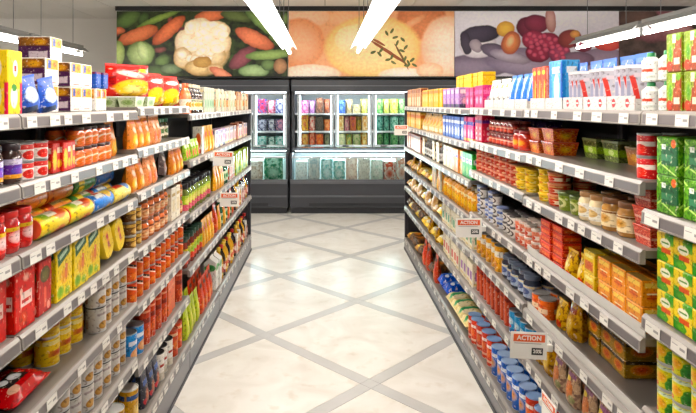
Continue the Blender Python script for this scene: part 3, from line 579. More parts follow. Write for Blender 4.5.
        o = build(nm, mb, pm); build('gable_fin', MB().box(-w/2, w/2, -.0015, .0015, h*.935, h), mat('fin_'+key, k.get('seal', WHT), .45), o)
    elif s == 'oval':                                  # flat oval pack standing on its end
        w, dp, h = d; mb = MB(); R = w/2; prof = []
        for i in range(20):
            a = 2*PI*i/20; prof.append((R*math.cos(a), (h/2-R)*(1 if math.sin(a) >= 0 else -1)+R*math.sin(a)+h/2))
        for y, sc in ((-dp/2, .9), (-dp/2+.008, 1), (dp/2-.008, 1), (dp/2, .9)): mb.v += [(x*sc, y, (z-h/2)*sc+h/2) for x, z in prof]
        for k2 in range(3):
            for i in range(20): j = (i+1) % 20; mb.f.append((k2*20+i, k2*20+j, k2*20+20+j, k2*20+20+i)[::-1]); mb.uv.append([(.02, .5)]*4)
        uv = [(x/w+.5, z/h) for x, z in prof]
        mb.f.append(tuple(range(20))); mb.uv.append(uv); mb.f.append(tuple(range(60, 80))[::-1]); mb.uv.append(uv[::-1]); o = build(nm, mb, pm, smooth=True)
    elif s == 'tray':
        w, dp, h = d; t = .003; mb = MB(); mb.box(-w/2, w/2, -dp/2, dp/2, 0, .003)
        o = build(nm, mb, pm)
        for q in ((-w/2, w/2, -dp/2, -dp/2+t), (-w/2, w/2, dp/2-t, dp/2)): build('tray_side', MB().box(*q, .0031, h), pm, o)
        for q in ((-w/2, -w/2+t, -dp/2+t, dp/2-t), (w/2-t, w/2, -dp/2+t, dp/2-t)): build('tray_side', MB().box(*q, .0031, h*.8), pm, o)
    elif s == 'dish':                                  # shallow sealed dish, wider at the rim
        w, dp, h = d; mb = MB(); a, b = .82, h*.86
        mb.v = [(x*w/2*a, y*dp/2*a, 0) for x, y in ((-1, -1), (1, -1), (1, 1), (-1, 1))]+[(x*w/2*.96, y*dp/2*.96, b) for x, y in ((-1, -1), (1, -1), (1, 1), (-1, 1))]
        U = [(0, 0), (1, 0), (1, 1), (0, 1)]; mb.f = [(3, 2, 1, 0), (0, 1, 5, 4), (1, 2, 6, 5), (2, 3, 7, 6), (3, 0, 4, 7), (4, 5, 6, 7)]; mb.uv = [U]*6
        o = build(nm, mb, pm); build('film_lid', MB().bbox(-w/2, w/2, -dp/2, dp/2, b+.0002, h, .0015), mat('film_'+key, k.get('lid', '#d8d0c0'), .2, coat=.4), o)
    return o
PROTO = {}; COUNT = {}
def spawn(key):
    if key not in PROTO: PROTO[key] = make(key); return PROTO[key]
    return copy_tree(PROTO[key])
def surface(side, si, D):
    for d0, d1, hs in (LB if side == 'left' else RB):
        if d0 <= D <= d1 and si < len(hs): return hs[si]+RH+.0006
    return None
SHELFW = ['top', 'second', 'third', 'fourth', 'fifth', 'sixth', 'seventh']
def fill(side, si, d0, d1, key, tiers=1, rows=1, inset=.012, zoff=0, lean=0, turn=0, jit=.02, n=None, skip=0, gap=.003, word=None):
    """stand packs of one kind on a shelf between two distances along the aisle (d0 nearer the camera)"""
    keys = key.split('|'); w = max(width(KIND[q]) for q in keys); span = d1-d0
    n = n or max(1, int((span+gap)/(w+gap))); pitch = min(span/n, w*1.25+gap); R = random.Random(si*977+round(d0*100)*13+len(key))
    start = d0+(span-pitch*n)/2
    for i in range(n):
        D = start+pitch*(i+.5); z = surface(side, si, D)
        if z is None: continue
        key = keys[(i+i//3) % len(keys)]; k = KIND[key]; dp, h = depth(k), height(k)
        dj = R.uniform(0, .012) if jit == .02 and not turn else 0
        for r in range(rows):
            for t in range(tiers):
                if skip and t == tiers-1 and (i*7+r*3) % skip == 0: continue
                o = spawn(key)
                off = inset+dj+dp/2+r*(dp+.006); X = XL-off if side == 'left' else XR+off
                a = (PI/2 if side == 'left' else -PI/2)+turn+(R.uniform(-jit, jit) if t == 0 or k['shape'] in ('can', 'tub', 'jar') else 0)
                lz = abs(math.sin(lean))*w/2+ (0.0005 if lean else 0)
                o.location = (X, D+R.uniform(-1, 1)*min(.002, (pitch-w)*.3 if pitch > w else 0), z+zoff+lz+t*(h+.0008))
                o.rotation_euler = (0, lean, a)
                ck = (side, si, k['desc'], r, t); c = COUNT[ck] = COUNT.get(ck, -1)+1
                tw = '' if tiers == 1 else ((', lower', ', upper')[t] if tiers == 2 else f', tier {("one", "two", "three", "four", "five", "six", "seven")[t]}')
                lw = f'{k["desc"]} on {side} {SHELFW[si]} shelf{tw}, {ORD[c]} from near end'+(('' if r == 0 else ', rear') if rows < 3 else ('', ', second row', ', third row')[r])
                tag(o, lw, k['cat'], f'{k["desc"]}s on the {side} {SHELFW[si]} shelf')
    return
# -- kinds, left gondola
kind('ochre_pouch', 'sweet_pouch', 'pouch', 'orange and pink pouch', 'pouch', (.075, .045, .13), '#f0a030', [('e', .5, .3, .4, .3, '#f08ca0', '#e8603a'), ('r', .5, .75, .3, .12, WHT)])
kind('tall_yellow', 'cereal_carton', 'carton', 'tall yellow carton with red rim', 'box', (.075, .055, .185), '#f5d31c', [('r', .9, .22, .1, .3, '#e8506a'), ('e', .42, .28, .26, .2, WHT, '#e8f0d0'), ('e', .42, .42, .2, .06, '#3f8a3a'), ('e', .5, .72, .18, .14, WHT, '#f8d8d8'), ('r', .5, .72, .08, .05, '#d84a4a')])
kind('blue_pouch', 'rice_pouch', 'pouch', 'blue and white leaning pouch', 'pouch', (.1, .05, .11), '#2a55b8', [('e', .45, .5, .36, .26, '#e8f0f8', '#a8c4f0'), ('r', .5, .08, .5, .1, '#24304e'), ('e', .85, .15, .2, .16, '#2a62e0')], seal='#2458cc')
kind('plum_case', 'meal_carton', 'carton', 'white and plum meal carton', 'box', (.1, .13, .098), WHT, [('r', .5, .78, .46, .2, '#f0a83c'), ('r', .28, .78, .12, .16, '#4a62b0'), ('e', .68, .78, .2, .14, '#c85a2a', '#f0c060'), ('r', .5, .1, .3, .02, '#c05a4a')], side=('#4a1c4c', [('r', .5, .80, .5, .2, '#a8743a', '#5a3024'), ('e', .68, .78, .24, .15, '#e8b048', '#a8501c'), ('r', .62, .28, .3, .14, '#d8c8d0')]))
kind('blue_case', 'snack_case', 'carton', 'blue patterned display case', 'box', (.055, .12, .072), '#3d62b8', [('e', .5, .5, .3, .4, '#6a8ad0', '#3d62b8'), ('r', .5, .93, .5, .07, '#7a2a48')])
kind('white_orange', 'snack_carton', 'carton', 'white carton with orange squares', 'box', (.055, .12, .098), WHT, [('r', .5, .76, .44, .22, '#f0a83c'), ('r', .3, .76, .1, .16, '#4a62b0'), ('e', .64, .76, .18, .14, '#c8502a')])
kind('red_chips', 'crisp_bag', 'bag', 'glossy red and yellow crisp bag', 'pouch', (.25, .11, .16), '#d8261f', [('e', .55, .28, .48, .3, '#f6d452', '#f0a828'), ('e', .5, .25, .28, .17, '#f8e49a', '#f2b83c'), ('e', .45, .72, .34, .1, '#f6dfd4', '#e89a88', 12), ('e', .78, .86, .16, .07, '#f2d040')], rough=.25, seal='#c8201c', puffy=True)
kind('small_chips', 'crisp_bag', 'bag', 'narrow red crisp bag with lemon', 'pouch', (.2, .1, .185), '#da2c22', [('e', .5, .3, .46, .34, '#f4dc58', '#f0b030'), ('e', .4, .32, .14, .1, '#d8c840'), ('e', .65, .24, .14, .1, '#e0a030'), ('e', .5, .8, .3, .07, '#f6d8d0')], rough=.25, puffy=True)
kind('green_tray', 'salad_tray', 'tray', 'low green and white tray', 'dish', (.13, .09, .05), '#c8d4b0', [('e', .5, .5, .4, .35, '#7a9a50', '#b0c090')], lid='#d8dccc')
kind('orange_sauce', 'sauce_bottle', 'bottle', 'orange sauce bottle', 'bottle', (.032, .2), '#f4ead0', [('e', .5, .5, .3, .3, '#e8a030', '#e86a20')], content='#e86a1c', lid='#d8622a')
kind('soy_sauce', 'sauce_bottle', 'bottle', 'dark soy sauce bottle', 'bottle', (.032, .2), '#f1e6c8', [('e', .5, .5, .3, .25, '#c8a030', '#e0c070'), ('r', .5, .85, .4, .06, '#3a6a3a')], content='#24100c', lid='#c8b89a')
kind('striped_carton', 'drink_carton', 'carton', 'white carton with green stripe', 'box', (.075, .075, .19), '#c9c8b8', [('r', .3, .5, .12, .5, '#7ab07a'), ('e', .68, .35, .2, .2, '#2f8a4a'), ('r', .6, .85, .3, .06, '#d8c8a0')])
kind('amber_carton', 'drink_carton', 'carton', 'white carton with amber stripe', 'box', (.075, .075, .18), '#cfc6b0', [('r', .35, .5, .14, .5, '#ecaa48'), ('e', .7, .4, .2, .2, '#e88a30'), ('r', .6, .86, .3, .05, '#8ab0a0')])
kind('white_bottle', 'cleaner_bottle', 'bottle', 'white bottle with brown label', 'squeeze', (.038, .2), '#c4bcae', [('r', .5, .4, .4, .2, '#c89a68'), ('r', .5, .62, .4, .04, '#6a4a3a')], lid='#3a3438')
kind('plum_jar', 'jam_jar', 'jar', 'dark jar with violet label', 'jar', (.034, .115), '#6a3a9a', [('r', .5, .85, .5, .15, '#d8d0e8'), ('e', .5, .4, .3, .25, '#8a5ac0', '#4a58b0'), ('r', .5, .1, .5, .12, '#e8a040')], content='#3a2420', lid='#2a1c22')
kind('redwhite_can', 'bean_can', 'can', 'red and white can', 'can', (.036, .056), '#f0e8e2', [('r', .5, .85, .5, .16, '#d02a22'), ('e', .4, .35, .22, .3, '#d8302a'), ('r', .8, .3, .08, .3, '#c04a40')])
kind('redyellow_box', 'stock_carton', 'carton', 'red and yellow stock carton', 'box', (.055, .06, .1), '#d4241c', [('e', .3, .45, .28, .36, '#f4d040', '#e8a828'), ('r', .75, .75, .18, .1, '#f4e0c8'), ('e', .75, .3, .16, .16, '#f0c030')])
kind('orange_tub', 'dessert_jar', 'jar', 'small orange jar with white arc', 'jar', (.034, .072), '#e8782a', [('e', .5, .3, .42, .55, '#f0e0c8'), ('e', .5, .22, .34, .48, '#e86a20', '#f08a3a')], content='#d8622a', lid='#3a2018')
kind('orange_pouch', 'soup_pouch', 'pouch', 'orange soup pouch with lemon picture', 'pouch', (.095, .06, .15), '#f08a26', [('e', .5, .28, .36, .22, '#f8d060', '#f0a030'), ('e', .5, .25, .2, .12, '#f8e8a0', '#f0c040'), ('e', .5, .62, .24, .12, '#f6e6d4', '#e0b890'), ('r', .5, .86, .3, .04, '#d85a20')], seal='#e89a48')
kind('salmon_pouch', 'soup_pouch', 'pouch', 'salmon pink soup pouch', 'pouch', (.095, .06, .15), '#f0a070', [('e', .5, .3, .36, .24, '#f0705a', '#e88a50'), ('e', .5, .66, .24, .12, '#f8ecd8', '#f0c8a0')], seal='#e8a878')
kind('greenlid_jar', 'pickle_jar', 'jar', 'dark pickle jar with green lid', 'jar', (.036, .12), '#e8dcc0', [('e', .5, .5, .3, .3, '#5a7a3a')], content='#4a4a24', lid='#1f7a44')
kind('lime_pack', 'herb_pack', 'pack', 'lime green herb pack', 'pouch', (.075, .05, .125), '#9ac838', [('e', .5, .35, .3, .25, '#e85a4a', '#f0a070'), ('r', .5, .78, .35, .12, '#e8f0c8')])
kind('white_red', 'flour_pack', 'pack', 'white packet with red motif', 'box', (.07, .07, .2), '#f2ece4', [('e', .6, .5, .3, .3, '#e8623a', '#f0a080'), ('r', .5, .12, .4, .08, '#d84a30')])
kind('pink_box', 'biscuit_carton', 'carton', 'pink and white biscuit carton', 'box', (.11, .07, .15), '#f0dcd6', [('e', .5, .4, .34, .3, '#d8506a', '#e88a90'), ('r', .5, .85, .42, .1, '#8a90b0'), ('r', .5, .12, .4, .06, '#e8c048')])
kind('yellow_amber', 'snack_pouch', 'pouch', 'amber yellow snack pouch', 'pouch', (.09, .05, .2), '#f0a828', [('e', .5, .35, .36, .25, '#f8d870', '#e88a28'), ('e', .5, .72, .3, .12, '#d83a28')])
kind('red_jar', 'sauce_jar', 'jar', 'squat red sauce jar', 'jar', (.034, .12), '#d82a28', [('e', .5, .5, .32, .36, '#f4d8d8', '#e87a78'), ('r', .5, .9, .5, .1, '#e8c040')], content='#c0201c', lid='#c8231e')
kind('roll_gold', 'biscuit_roll', 'roll', 'yellow and red biscuit roll', 'roll', (.036, .19), '#f2d03a', [('e', .25, .5, .2, .4, '#7ab040', '#d8d040'), ('e', .7, .5, .28, .42, '#e0402a', '#f08a30'), ('r', .48, .55, .16, .18, '#f8f0d8')], seal='#e85a30')
kind('roll_orange', 'biscuit_roll', 'roll', 'orange biscuit roll', 'roll', (.036, .19), '#f0892c', [('r', .5, .5, .3, .2, '#f8e0a0'), ('e', .15, .5, .14, .45, '#c83a1c'), ('e', .85, .4, .14, .4, '#f4c850')], seal='#d86a24')
kind('roll_green', 'biscuit_roll', 'roll', 'green striped biscuit roll', 'roll', (.036, .19), '#4f8f3e', [('r', .3, .5, .14, .5, '#f0d040'), ('r', .62, .5, .2, .24, '#f4f0d8'), ('e', .88, .5, .12, .4, '#d8402c')], seal='#3c7a34')
kind('roll_blue', 'biscuit_roll', 'roll', 'blue and white biscuit roll', 'roll', (.036, .19), '#3f7fd0', [('r', .35, .5, .22, .3, '#f4f4f0'), ('e', .75, .5, .2, .4, '#f0d870', '#f0b040'), ('r', .35, .5, .14, .08, '#d0302c')], seal='#b8c8e0')
kind('roll_lemon', 'biscuit_roll', 'roll', 'pale yellow biscuit roll', 'roll', (.036, .19), '#f2dc74', [('r', .4, .5, .22, .2, '#d84030'), ('e', .8, .5, .16, .4, '#5a90d0')], seal='#e8d068')
kind('dark_pouch', 'coffee_pouch', 'pouch', 'dark slanted coffee pouch', 'pouch', (.1, .06, .135), '#4a3432', [('e', .5, .35, .3, .22, '#b8866a', '#7a4a3a'), ('r', .5, .75, .3, .1, '#d8c8b8')])
kind('blacklid_jar', 'olive_jar', 'jar', 'tall jar with black lid', 'jar', (.038, .2), '#a8c840', [('r', .5, .2, .5, .22, '#d86a7a'), ('e', .5, .62, .36, .28, '#e8e08a', '#c8d048')], content='#6a7a30', lid='#18161a')
kind('greenblack_jar', 'olive_jar', 'jar', 'tall jar with dark green lid', 'jar', (.038, .2), '#d8c840', [('r', .5, .2, .5, .22, '#d84a3a'), ('e', .5, .62, .36, .28, '#8ab848', '#b8c850')], content='#7a2a20', lid='#12382a')
kind('green_pack', 'pasta_pack', 'pack', 'bright green standing pack', 'box', (.075, .06, .22), '#b8d038', [('e', .5, .5, .3, .3, '#e8e8a0', '#8ab830'), ('r', .5, .2, .42, .1, '#5a9a30')])
kind('green_bottle', 'soda_bottle', 'bottle', 'dark green bottle', 'bottle', (.036, .24), '#d8e0c0', [('e', .5, .5, .3, .3, '#3a8a4a')], content='#1c5a3c', lid='#1a1a1c')
kind('red_carton', 'soup_carton', 'carton', 'tall red soup carton', 'box', (.108, .05, .182), '#d8221c', [('r', .55, .48, .3, .12, '#f4d8d0'), ('r', .55, .45, .24, .03, '#c8201c'), ('e', .55, .82, .2, .08, '#e8b0a0', '#d84a40'), ('e', .3, .62, .07, .06, '#f0c8b8'), ('e', .4, .18, .22, .13, '#e86a50', '#b81c18')])
kind('crimson_carton', 'soup_carton', 'carton', 'dark red carton with olive picture', 'box', (.085, .05, .17), '#c01f1a', [('e', .5, .72, .4, .16, '#6a6a34', '#4a3a20'), ('r', .5, .3, .1, .2, '#e87a68'), ('e', .75, .12, .12, .08, '#f0b0a0')])
kind('yellow_carton', 'cracker_carton', 'carton', 'yellow carton with green corner tag', 'box', (.12, .05, .182), '#f4d42a', [('r', .45, .84, .40, .13, '#1d5a3c', None, -14), ('r', .45, .84, .28, .045, '#b8d0b8', None, -14), ('e', .5, .42, .28, .16, '#f0a048', '#f4c63a'), ('r', .6, .5, .09, .14, '#e88a6a', None, 10), ('e', .25, .16, .22, .12, '#6aa83a', '#c8d040'), ('e', .66, .12, .2, .09, '#7ab040', '#e8d840')])
kind('yellow_oval', 'crispbread_pack', 'pack', 'bright yellow oval pack', 'oval', (.10, .05, .165), '#f2cf1e', [('r', .5, .52, .15, .3, '#f0a070', '#f4b838'), ('r', .5, .66, .1, .07, '#c84a5a'), ('r', .5, .40, .09, .09, '#b85a68')])
kind('orange_case', 'biscuit_carton', 'carton', 'plain orange carton', 'box', (.1, .14, .18), '#e8702a', [('r', .5, .55, .36, .04, '#f0a060'), ('r', .5, .75, .36, .06, '#d8501c')])
kind('brown_can', 'stew_can', 'can', 'brown and gold can', 'can', (.036, .062), '#6a4a2c', [('r', .5, .8, .5, .12, '#d8b060'), ('e', .5, .35, .3, .28, '#e8c880', '#a8702c')])
kind('peach_jar', 'fruit_jar', 'jar', 'brown and orange fruit jar', 'jar', (.042, .1), '#e8b088', [('e', .5, .4, .34, .36, '#f0d0a8', '#d8702a'), ('r', .5, .88, .5, .1, '#7a3a20')], content='#d0682c', lid='#7a4a2a')
kind('white_carton', 'milk_carton', 'carton', 'plain white and cream carton', 'box', (.085, .07, .19), '#f0e8d4', [('r', .5, .45, .3, .2, '#e0d0a8'), ('r', .5, .78, .4, .05, '#c8a860')])
kind('red_flat', 'wafer_pack', 'pack', 'flat red wafer pack', 'bag', (.22, .15, .06), '#c8181c', [('r', .5, .45, .26, .2, '#2c2426'), ('e', .42, .45, .12, .13, '#f0f0f0', '#b8b8b8'), ('e', .62, .52, .08, .1, '#d8d8d8'), ('e', .75, .2, .12, .1, '#e8b8a0')], rough=.25)
kind('yellow_can', 'corn_can', 'can', 'yellow can with red lettering', 'can', (.042, .1), '#f0c832', [('r', .5, .45, .34, .12, '#b83a2a', '#e8a030'), ('r', .5, .85, .5, .08, '#e8d890'), ('e', .5, .18, .3, .12, '#f8e068', '#d8982a')])
kind('white_can', 'milk_can', 'can', 'white can with ochre picture', 'can', (.04, .1), '#cfcbc5', [('e', .4, .28, .2, .18, '#c89a58', '#a87438'), ('r', .5, .75, .36, .05, '#a89a9a'), ('r', .8, .35, .08, .2, '#b89a8a')], lid='#45413f')
kind('orange_can', 'soup_can', 'can', 'orange can with black slash', 'can', (.042, .102), '#ea5a20', [('r', .5, .72, .5, .05, '#2a1a18', None, 24), ('r', .5, .62, .5, .03, '#f4e8d8', None, 24), ('e', .5, .28, .38, .24, '#f08a3a', '#e0481c'), ('r', .5, .94, .5, .05, '#c83a1c')])
kind('rust_can', 'tomato_can', 'can', 'rust red tomato can', 'can', (.042, .2), '#c8401f', [('e', .5, .3, .34, .16, '#e8702a', '#d8481f'), ('r', .5, .62, .4, .07, '#8a2a1a'), ('r', .5, .85, .4, .03, '#e8a080')])
kind('orange_tall', 'juice_carton', 'carton', 'tall plain orange carton', 'box', (.085, .08, .21), '#ec621f', [('r', .5, .7, .5, .01, '#f0a070'), ('e', .5, .35, .3, .15, '#f08038', '#ec621f')])
kind('blue_can', 'milk_can', 'can', 'light blue can with biscuit', 'can', (.045, .14), '#3a8ad0', [('e', .5, .3, .3, .2, '#e8b888', '#d89058'), ('r', .5, .7, .36, .08, '#e8f0f8')])
kind('gold_can', 'corn_can', 'can', 'golden can with white lid', 'can', (.045, .16), '#e0a828', [('e', .5, .4, .3, .25, '#f4e090', '#c88a20'), ('r', .5, .8, .5, .08, '#3a5a90')], lid='#eeece6')
kind('night_pouch', 'rice_pouch', 'pouch', 'dark patterned rice pouch', 'pouch', (.08, .05, .17), '#3a3a48', [('e', .5, .35, .32, .22, '#c8703a', '#6a4a5a'), ('r', .5, .75, .36, .08, '#4a6ab0'), ('e', .2, .2, .12, .1, '#d85a60')])
kind('black_top_can', 'coffee_can', 'can', 'white can with black lid', 'can', (.04, .15), '#f2efe8', [('r', .5, .15, .5, .15, '#d8d0c0'), ('r', .5, .55, .3, .05, '#b03a30'), ('e', .7, .35, .12, .1, '#c84a3a')], lid='#1c1c1e')
kind('orange_tin', 'tomato_tin', 'can', 'squat orange red tin', 'can', (.045, .16), '#dc4a22', [('e', .5, .45, .34, .25, '#f08a40', '#e0501f'), ('r', .5, .85, .5, .06, '#f0c8a0')], lid='#b8442a')
kind('lime_base', 'lettuce_pack', 'pack', 'lime and yellow tall pack', 'pouch', (.09, .06, .22), '#b8cc30', [('e', .5, .5, .36, .28, '#e4e060', '#a8c030'), ('e', .5, .2, .3, .12, '#d8d850')])
kind('tomato_pack', 'tomato_pack', 'pack', 'orange red tomato pack', 'pouch', (.1, .07, .24), '#d8431f', [('e', .4, .3, .3, .2, '#f08a30', '#e0541f'), ('e', .65, .6, .26, .18, '#e83a24', '#b02a18'), ('r', .5, .86, .36, .06, '#3a2a20')])
kind('green_spot', 'milk_carton', 'carton', 'white carton with green wedge', 'gable', (.1, .1, .27), '#f0f0ea', [('e', .5, .8, .5, .14, '#3f9a50', '#6ab870'), ('r', .5, .4, .34, .02, '#b8c8b8')])
kind('mustard_bottle', 'oil_bottle', 'bottle', 'mustard yellow oil bottle', 'bottle', (.042, .27), '#f0d890', [('e', .5, .5, .3, .3, '#d8602a')], content='#d8a01c', lid='#e8c040')
kind('cola_bottle', 'cola_bottle', 'bottle', 'dark cola bottle', 'bottle', (.042, .27), '#8a1a1a', [('e', .5, .5, .3, .3, '#e8d0c8')], content='#1c1012', lid='#c82a22')
# -- kinds, right gondola
kind('tomato_carton', 'tomato_carton', 'carton', 'green and orange tomato carton', 'box', (.066, .06, .108), '#8ba238', [('r', .55, .3, .45, .32, '#b05030', '#8a3a20'), ('r', .8, .6, .2, .3, '#c05a30', '#8a3a20'), ('e', .3, .5, .2, .3, '#5aa03a', '#a8c840'), ('e', .25, .16, .22, .14, '#d8421f', '#a82a14'), ('r', .72, .28, .2, .09, '#f0e4cc'), ('r', .55, .86, .12, .12, '#f4f0d0'), ('e', .82, .88, .16, .1, '#7ab040')])
kind('greencap', 'yoghurt_bottle', 'bottle', 'white bottle with green cap', 'squeeze', (.026, .088), '#f0f0ec', [('r', .5, .45, .4, .06, '#d8503a'), ('r', .5, .2, .5, .05, '#d0d8d0')], lid='#1c8a4a')
kind('white_tray', 'display_tray', 'tray', 'white display tray with red roundels', 'tray', (.168, .16, .048), '#d6d4d0', [('e', .25, .5, .075, .34, '#c8323a'), ('r', .25, .5, .06, .07, '#f4e8e4'), ('e', .75, .5, .075, .34, '#c8323a'), ('r', .75, .5, .06, .07, '#f4e8e4')])
kind('plain_tray', 'display_tray', 'tray', 'plain white display tray', 'tray', (.168, .14, .048), '#d6d4d0', [])
kind('redwhite_pouch', 'sugar_pouch', 'pouch', 'white sugar pouch with red flash', 'pouch', (.125, .03, .145), '#c2bec8', [('r', .55, .5, .05, .34, '#a8a4b8', None, -20), ('r', .2, .5, .07, .34, '#d0302c', '#e0685c', -12), ('r', .05, .4, .04, .3, '#9a9ab0'), ('e', .68, .3, .16, .16, '#c8d0e0', '#e0e0ea'), ('e', .7, .14, .12, .07, '#5aa080'), ('r', .5, .82, .34, .05, '#d8c8d0')], seal='#f0eef0')
kind('blue_tall', 'sugar_pack', 'pack', 'tall blue pack at the back', 'pouch', (.11, .06, .21), '#2f6fc8', [('e', .5, .55, .36, .2, '#e8f0f8', '#8ab4e4'), ('r', .5, .85, .36, .05, '#1c4a9a')], seal='#2a66bc')
kind('sky_carton', 'milk_powder_pack', 'pack', 'sky blue milk powder pack', 'box', (.13, .075, .2), '#6ab4e8', [('r', .12, .5, .1, .5, '#3a8ad4'), ('e', .6, .42, .24, .34, '#e8f2fa', '#b8dcf4'), ('r', .55, .8, .3, .07, '#f4f8fa'), ('r', .6, .12, .26, .1, '#f4f0e8'), ('r', .95, .5, .06, .5, '#1f5ab8')])
kind('red_thin', 'coffee_pack', 'pack', 'thin red and orange pack', 'box', (.05, .1, .185), '#e03a1c', [('e', .5, .86, .36, .06, '#f4d040'), ('r', .68, .36, .16, .34, '#f4c83c', '#f08a2c', 8), ('r', .28, .3, .14, .24, '#f0a878', '#e03a1c'), ('r', .06, .5, .06, .5, '#f4b0a0')])
kind('blue_thin', 'coffee_pack', 'pack', 'thin blue foil pack', 'pouch', (.072, .06, .17), '#2f78d4', [('r', .3, .5, .12, .5, '#8abcf0'), ('r', .62, .5, .06, .5, '#c8e0f8'), ('e', .5, .2, .3, .12, '#1f50a8')])
kind('black_white', 'coffee_pack', 'pack', 'white pack with black swirls', 'pouch', (.078, .06, .16), '#f0ece6', [('e', .45, .5, .3, .3, '#2a2624'), ('e', .55, .56, .26, .22, '#f0ece6'), ('e', .4, .2, .2, .1, '#5a4a40'), ('r', .6, .8, .2, .07, '#d8a83a')])
kind('yellow_back', 'tea_carton', 'carton', 'tall golden tea carton', 'box', (.11, .09, .25), '#f4c41c', [('r', .5, .9, .5, .02, '#d89a10'), ('e', .5, .55, .3, .16, '#f8dc6a', '#f0b818')])
kind('magenta_box', 'tea_carton', 'carton', 'magenta tea carton', 'box', (.1, .08, .14), '#d8387a', [('r', .5, .7, .5, .1, '#e878a8'), ('e', .5, .35, .28, .2, '#f4c8d8', '#8a4a9a'), ('r', .9, .5, .1, .5, '#b01f58')])
kind('violet_box', 'tea_carton', 'carton', 'lilac and pink tea carton', 'box', (.11, .08, .15), '#b48ac8', [('e', .5, .35, .34, .25, '#e8a8c0', '#5a6ab8'), ('r', .5, .8, .4, .1, '#f0d8e8'), ('r', .5, .1, .5, .1, '#3a3a5a')])
kind('amber_box', 'tea_carton', 'carton', 'amber yellow tea carton', 'box', (.11, .08, .16), '#f0b428', [('e', .5, .45, .32, .25, '#f8e49a', '#e88a28'), ('r', .5, .85, .5, .08, '#e87a24')])
kind('tan_box', 'tea_carton', 'carton', 'tan brown carton', 'box', (.1, .08, .19), '#b8845a', [('r', .5, .3, .3, .26, '#e8d4b4'), ('r', .5, .86, .5, .1, '#8a4a34'), ('r', .92, .5, .08, .5, '#d8b088')])
kind('bean_carton', 'bean_carton', 'carton', 'green bean carton with dark panel', 'box', (.096, .07, .108), '#62a032', [('r', .3, .75, .4, .03, '#c4e080', None, 35), ('r', .2, .3, .4, .03, '#b4d868', None, -30), ('r', .6, .15, .4, .025, '#c8e48a', None, 20), ('r', .5, .9, .4, .025, '#5a9a2c', None, -15), ('r', .62, .52, .40, .27, '#0f5a34'), ('r', .36, .74, .10, .07, '#e8f0e8'), ('r', .5, .46, .26, .09, '#3f7f5c'), ('e', .82, .84, .12, .12, '#d84a2a', '#e88a3a')], mottle=('#37701e', 9, .52))
kind('wrapped_can', 'tomato_tin', 'can', 'red and blue banded tin', 'can', (.036, .07), '#c8262a', [('r', .5, .6, .5, .12, '#e8d8d0'), ('r', .15, .5, .12, .5, '#3a4a9a'), ('e', .55, .35, .22, .25, '#e8504a')])
kind('salad_dish', 'salad_dish', 'tray', 'green salad dish with lime label', 'dish', (.13, .12, .085), '#4a5a2c', [('r', .5, .5, .5, .2, '#9ac440'), ('e', .5, .5, .2, .16, '#d8e8a0')], mottle=('#7a8a48', 8, .5), lid='#8a9a68')
kind('amber_bowl', 'salad_dish', 'tray', 'amber filled shallow dish', 'dish', (.12, .11, .07), '#b06a24', [('e', .5, .5, .3, .26, '#d89a40')], lid='#a87a3c')
kind('pepper_dish', 'pepper_dish', 'tray', 'red pepper dish with yellow label', 'dish', (.13, .12, .06), '#c8361c', [('e', .5, .5, .3, .35, '#f0c040', '#e0602a')], mottle=('#e8862a', 7, .5), lid='#c8503a')
kind('red_pepper_jar', 'pepper_jar', 'jar', 'squat jar of red peppers', 'jar', (.042, .1), '#d8402a', [('e', .5, .5, .34, .36, '#f0b83a', '#e8601f')], content='#c0281a', lid='#8a1c18')
kind('dark_jar', 'pesto_jar', 'jar', 'small dark red jar', 'jar', (.03, .07), '#b83a34', [('r', .5, .7, .4, .12, '#e8c0a8'), ('e', .5, .3, .26, .2, '#e8705a')], content='#6a1c1c', lid='#8a3028')
kind('violet_case', 'display_case', 'carton', 'violet display carton at the back', 'box', (.15, .09, .14), '#4a3a8a', [('r', .5, .4, .5, .08, '#b83a7a'), ('e', .5, .7, .3, .12, '#8a7ac8')])
kind('pink_tea', 'tea_carton', 'carton', 'pink carton with blue band', 'box', (.075, .08, .17), '#e84a8a', [('r', .5, .74, .5, .08, '#3a4ab0'), ('e', .45, .35, .3, .2, '#f4d0dc', '#e878a0'), ('r', .5, .1, .5, .06, '#f0b83a')])
kind('crimson_tea', 'tea_carton', 'carton', 'crimson carton with pale dots', 'box', (.075, .08, .17), '#c8103c', [('r', .5, .74, .5, .06, '#5a2a7a'), ('e', .5, .5, .12, .06, '#f0c8d0'), ('e', .5, .3, .12, .06, '#f0c8d0'), ('e', .5, .12, .12, .06, '#f0c8d0')])
kind('blue_tea', 'tea_carton', 'carton', 'blue carton with white flower', 'box', (.09, .08, .165), '#5a7ad0', [('e', .5, .35, .36, .22, '#f0f0f4', '#a8b8e8'), ('r', .5, .76, .5, .07, '#e8ecf4'), ('r', .95, .5, .05, .5, '#2a3a90')])
kind('bread_pack', 'bread_pack', 'pack', 'golden brown bread pack', 'pouch', (.13, .09, .17), '#e2bc84', [('e', .5, .6, .4, .25, '#c8863c', '#e0ac68'), ('r', .5, .2, .4, .1, '#f0dcb8'), ('r', .3, .7, .1, .04, '#8a4a20', None, 30)], rough=.3)
kind('ochre_box', 'pasta_carton', 'carton', 'ochre carton with rust band', 'box', (.11, .08, .17), '#e0b060', [('r', .5, .74, .5, .1, '#c8662a'), ('e', .5, .38, .34, .22, '#f0d8a0', '#d89a48')])
kind('sachet_box', 'soup_sachet_box', 'carton', 'yellow and green sachet box', 'box', (.082, .06, .084), '#f0d018', [('e', .15, .1, .5, .36, '#2f8a2c', '#5aa830'), ('e', .85, .9, .4, .3, '#3a9a34', '#8ab830'), ('e', .5, .66, .3, .16, '#f4f0dc'), ('r', .55, .40, .28, .09, '#e0582a'), ('r', .5, .66, .22, .03, '#5a8a3a'), ('e', .4, .16, .3, .12, '#6ab03c', '#3a8a30')])
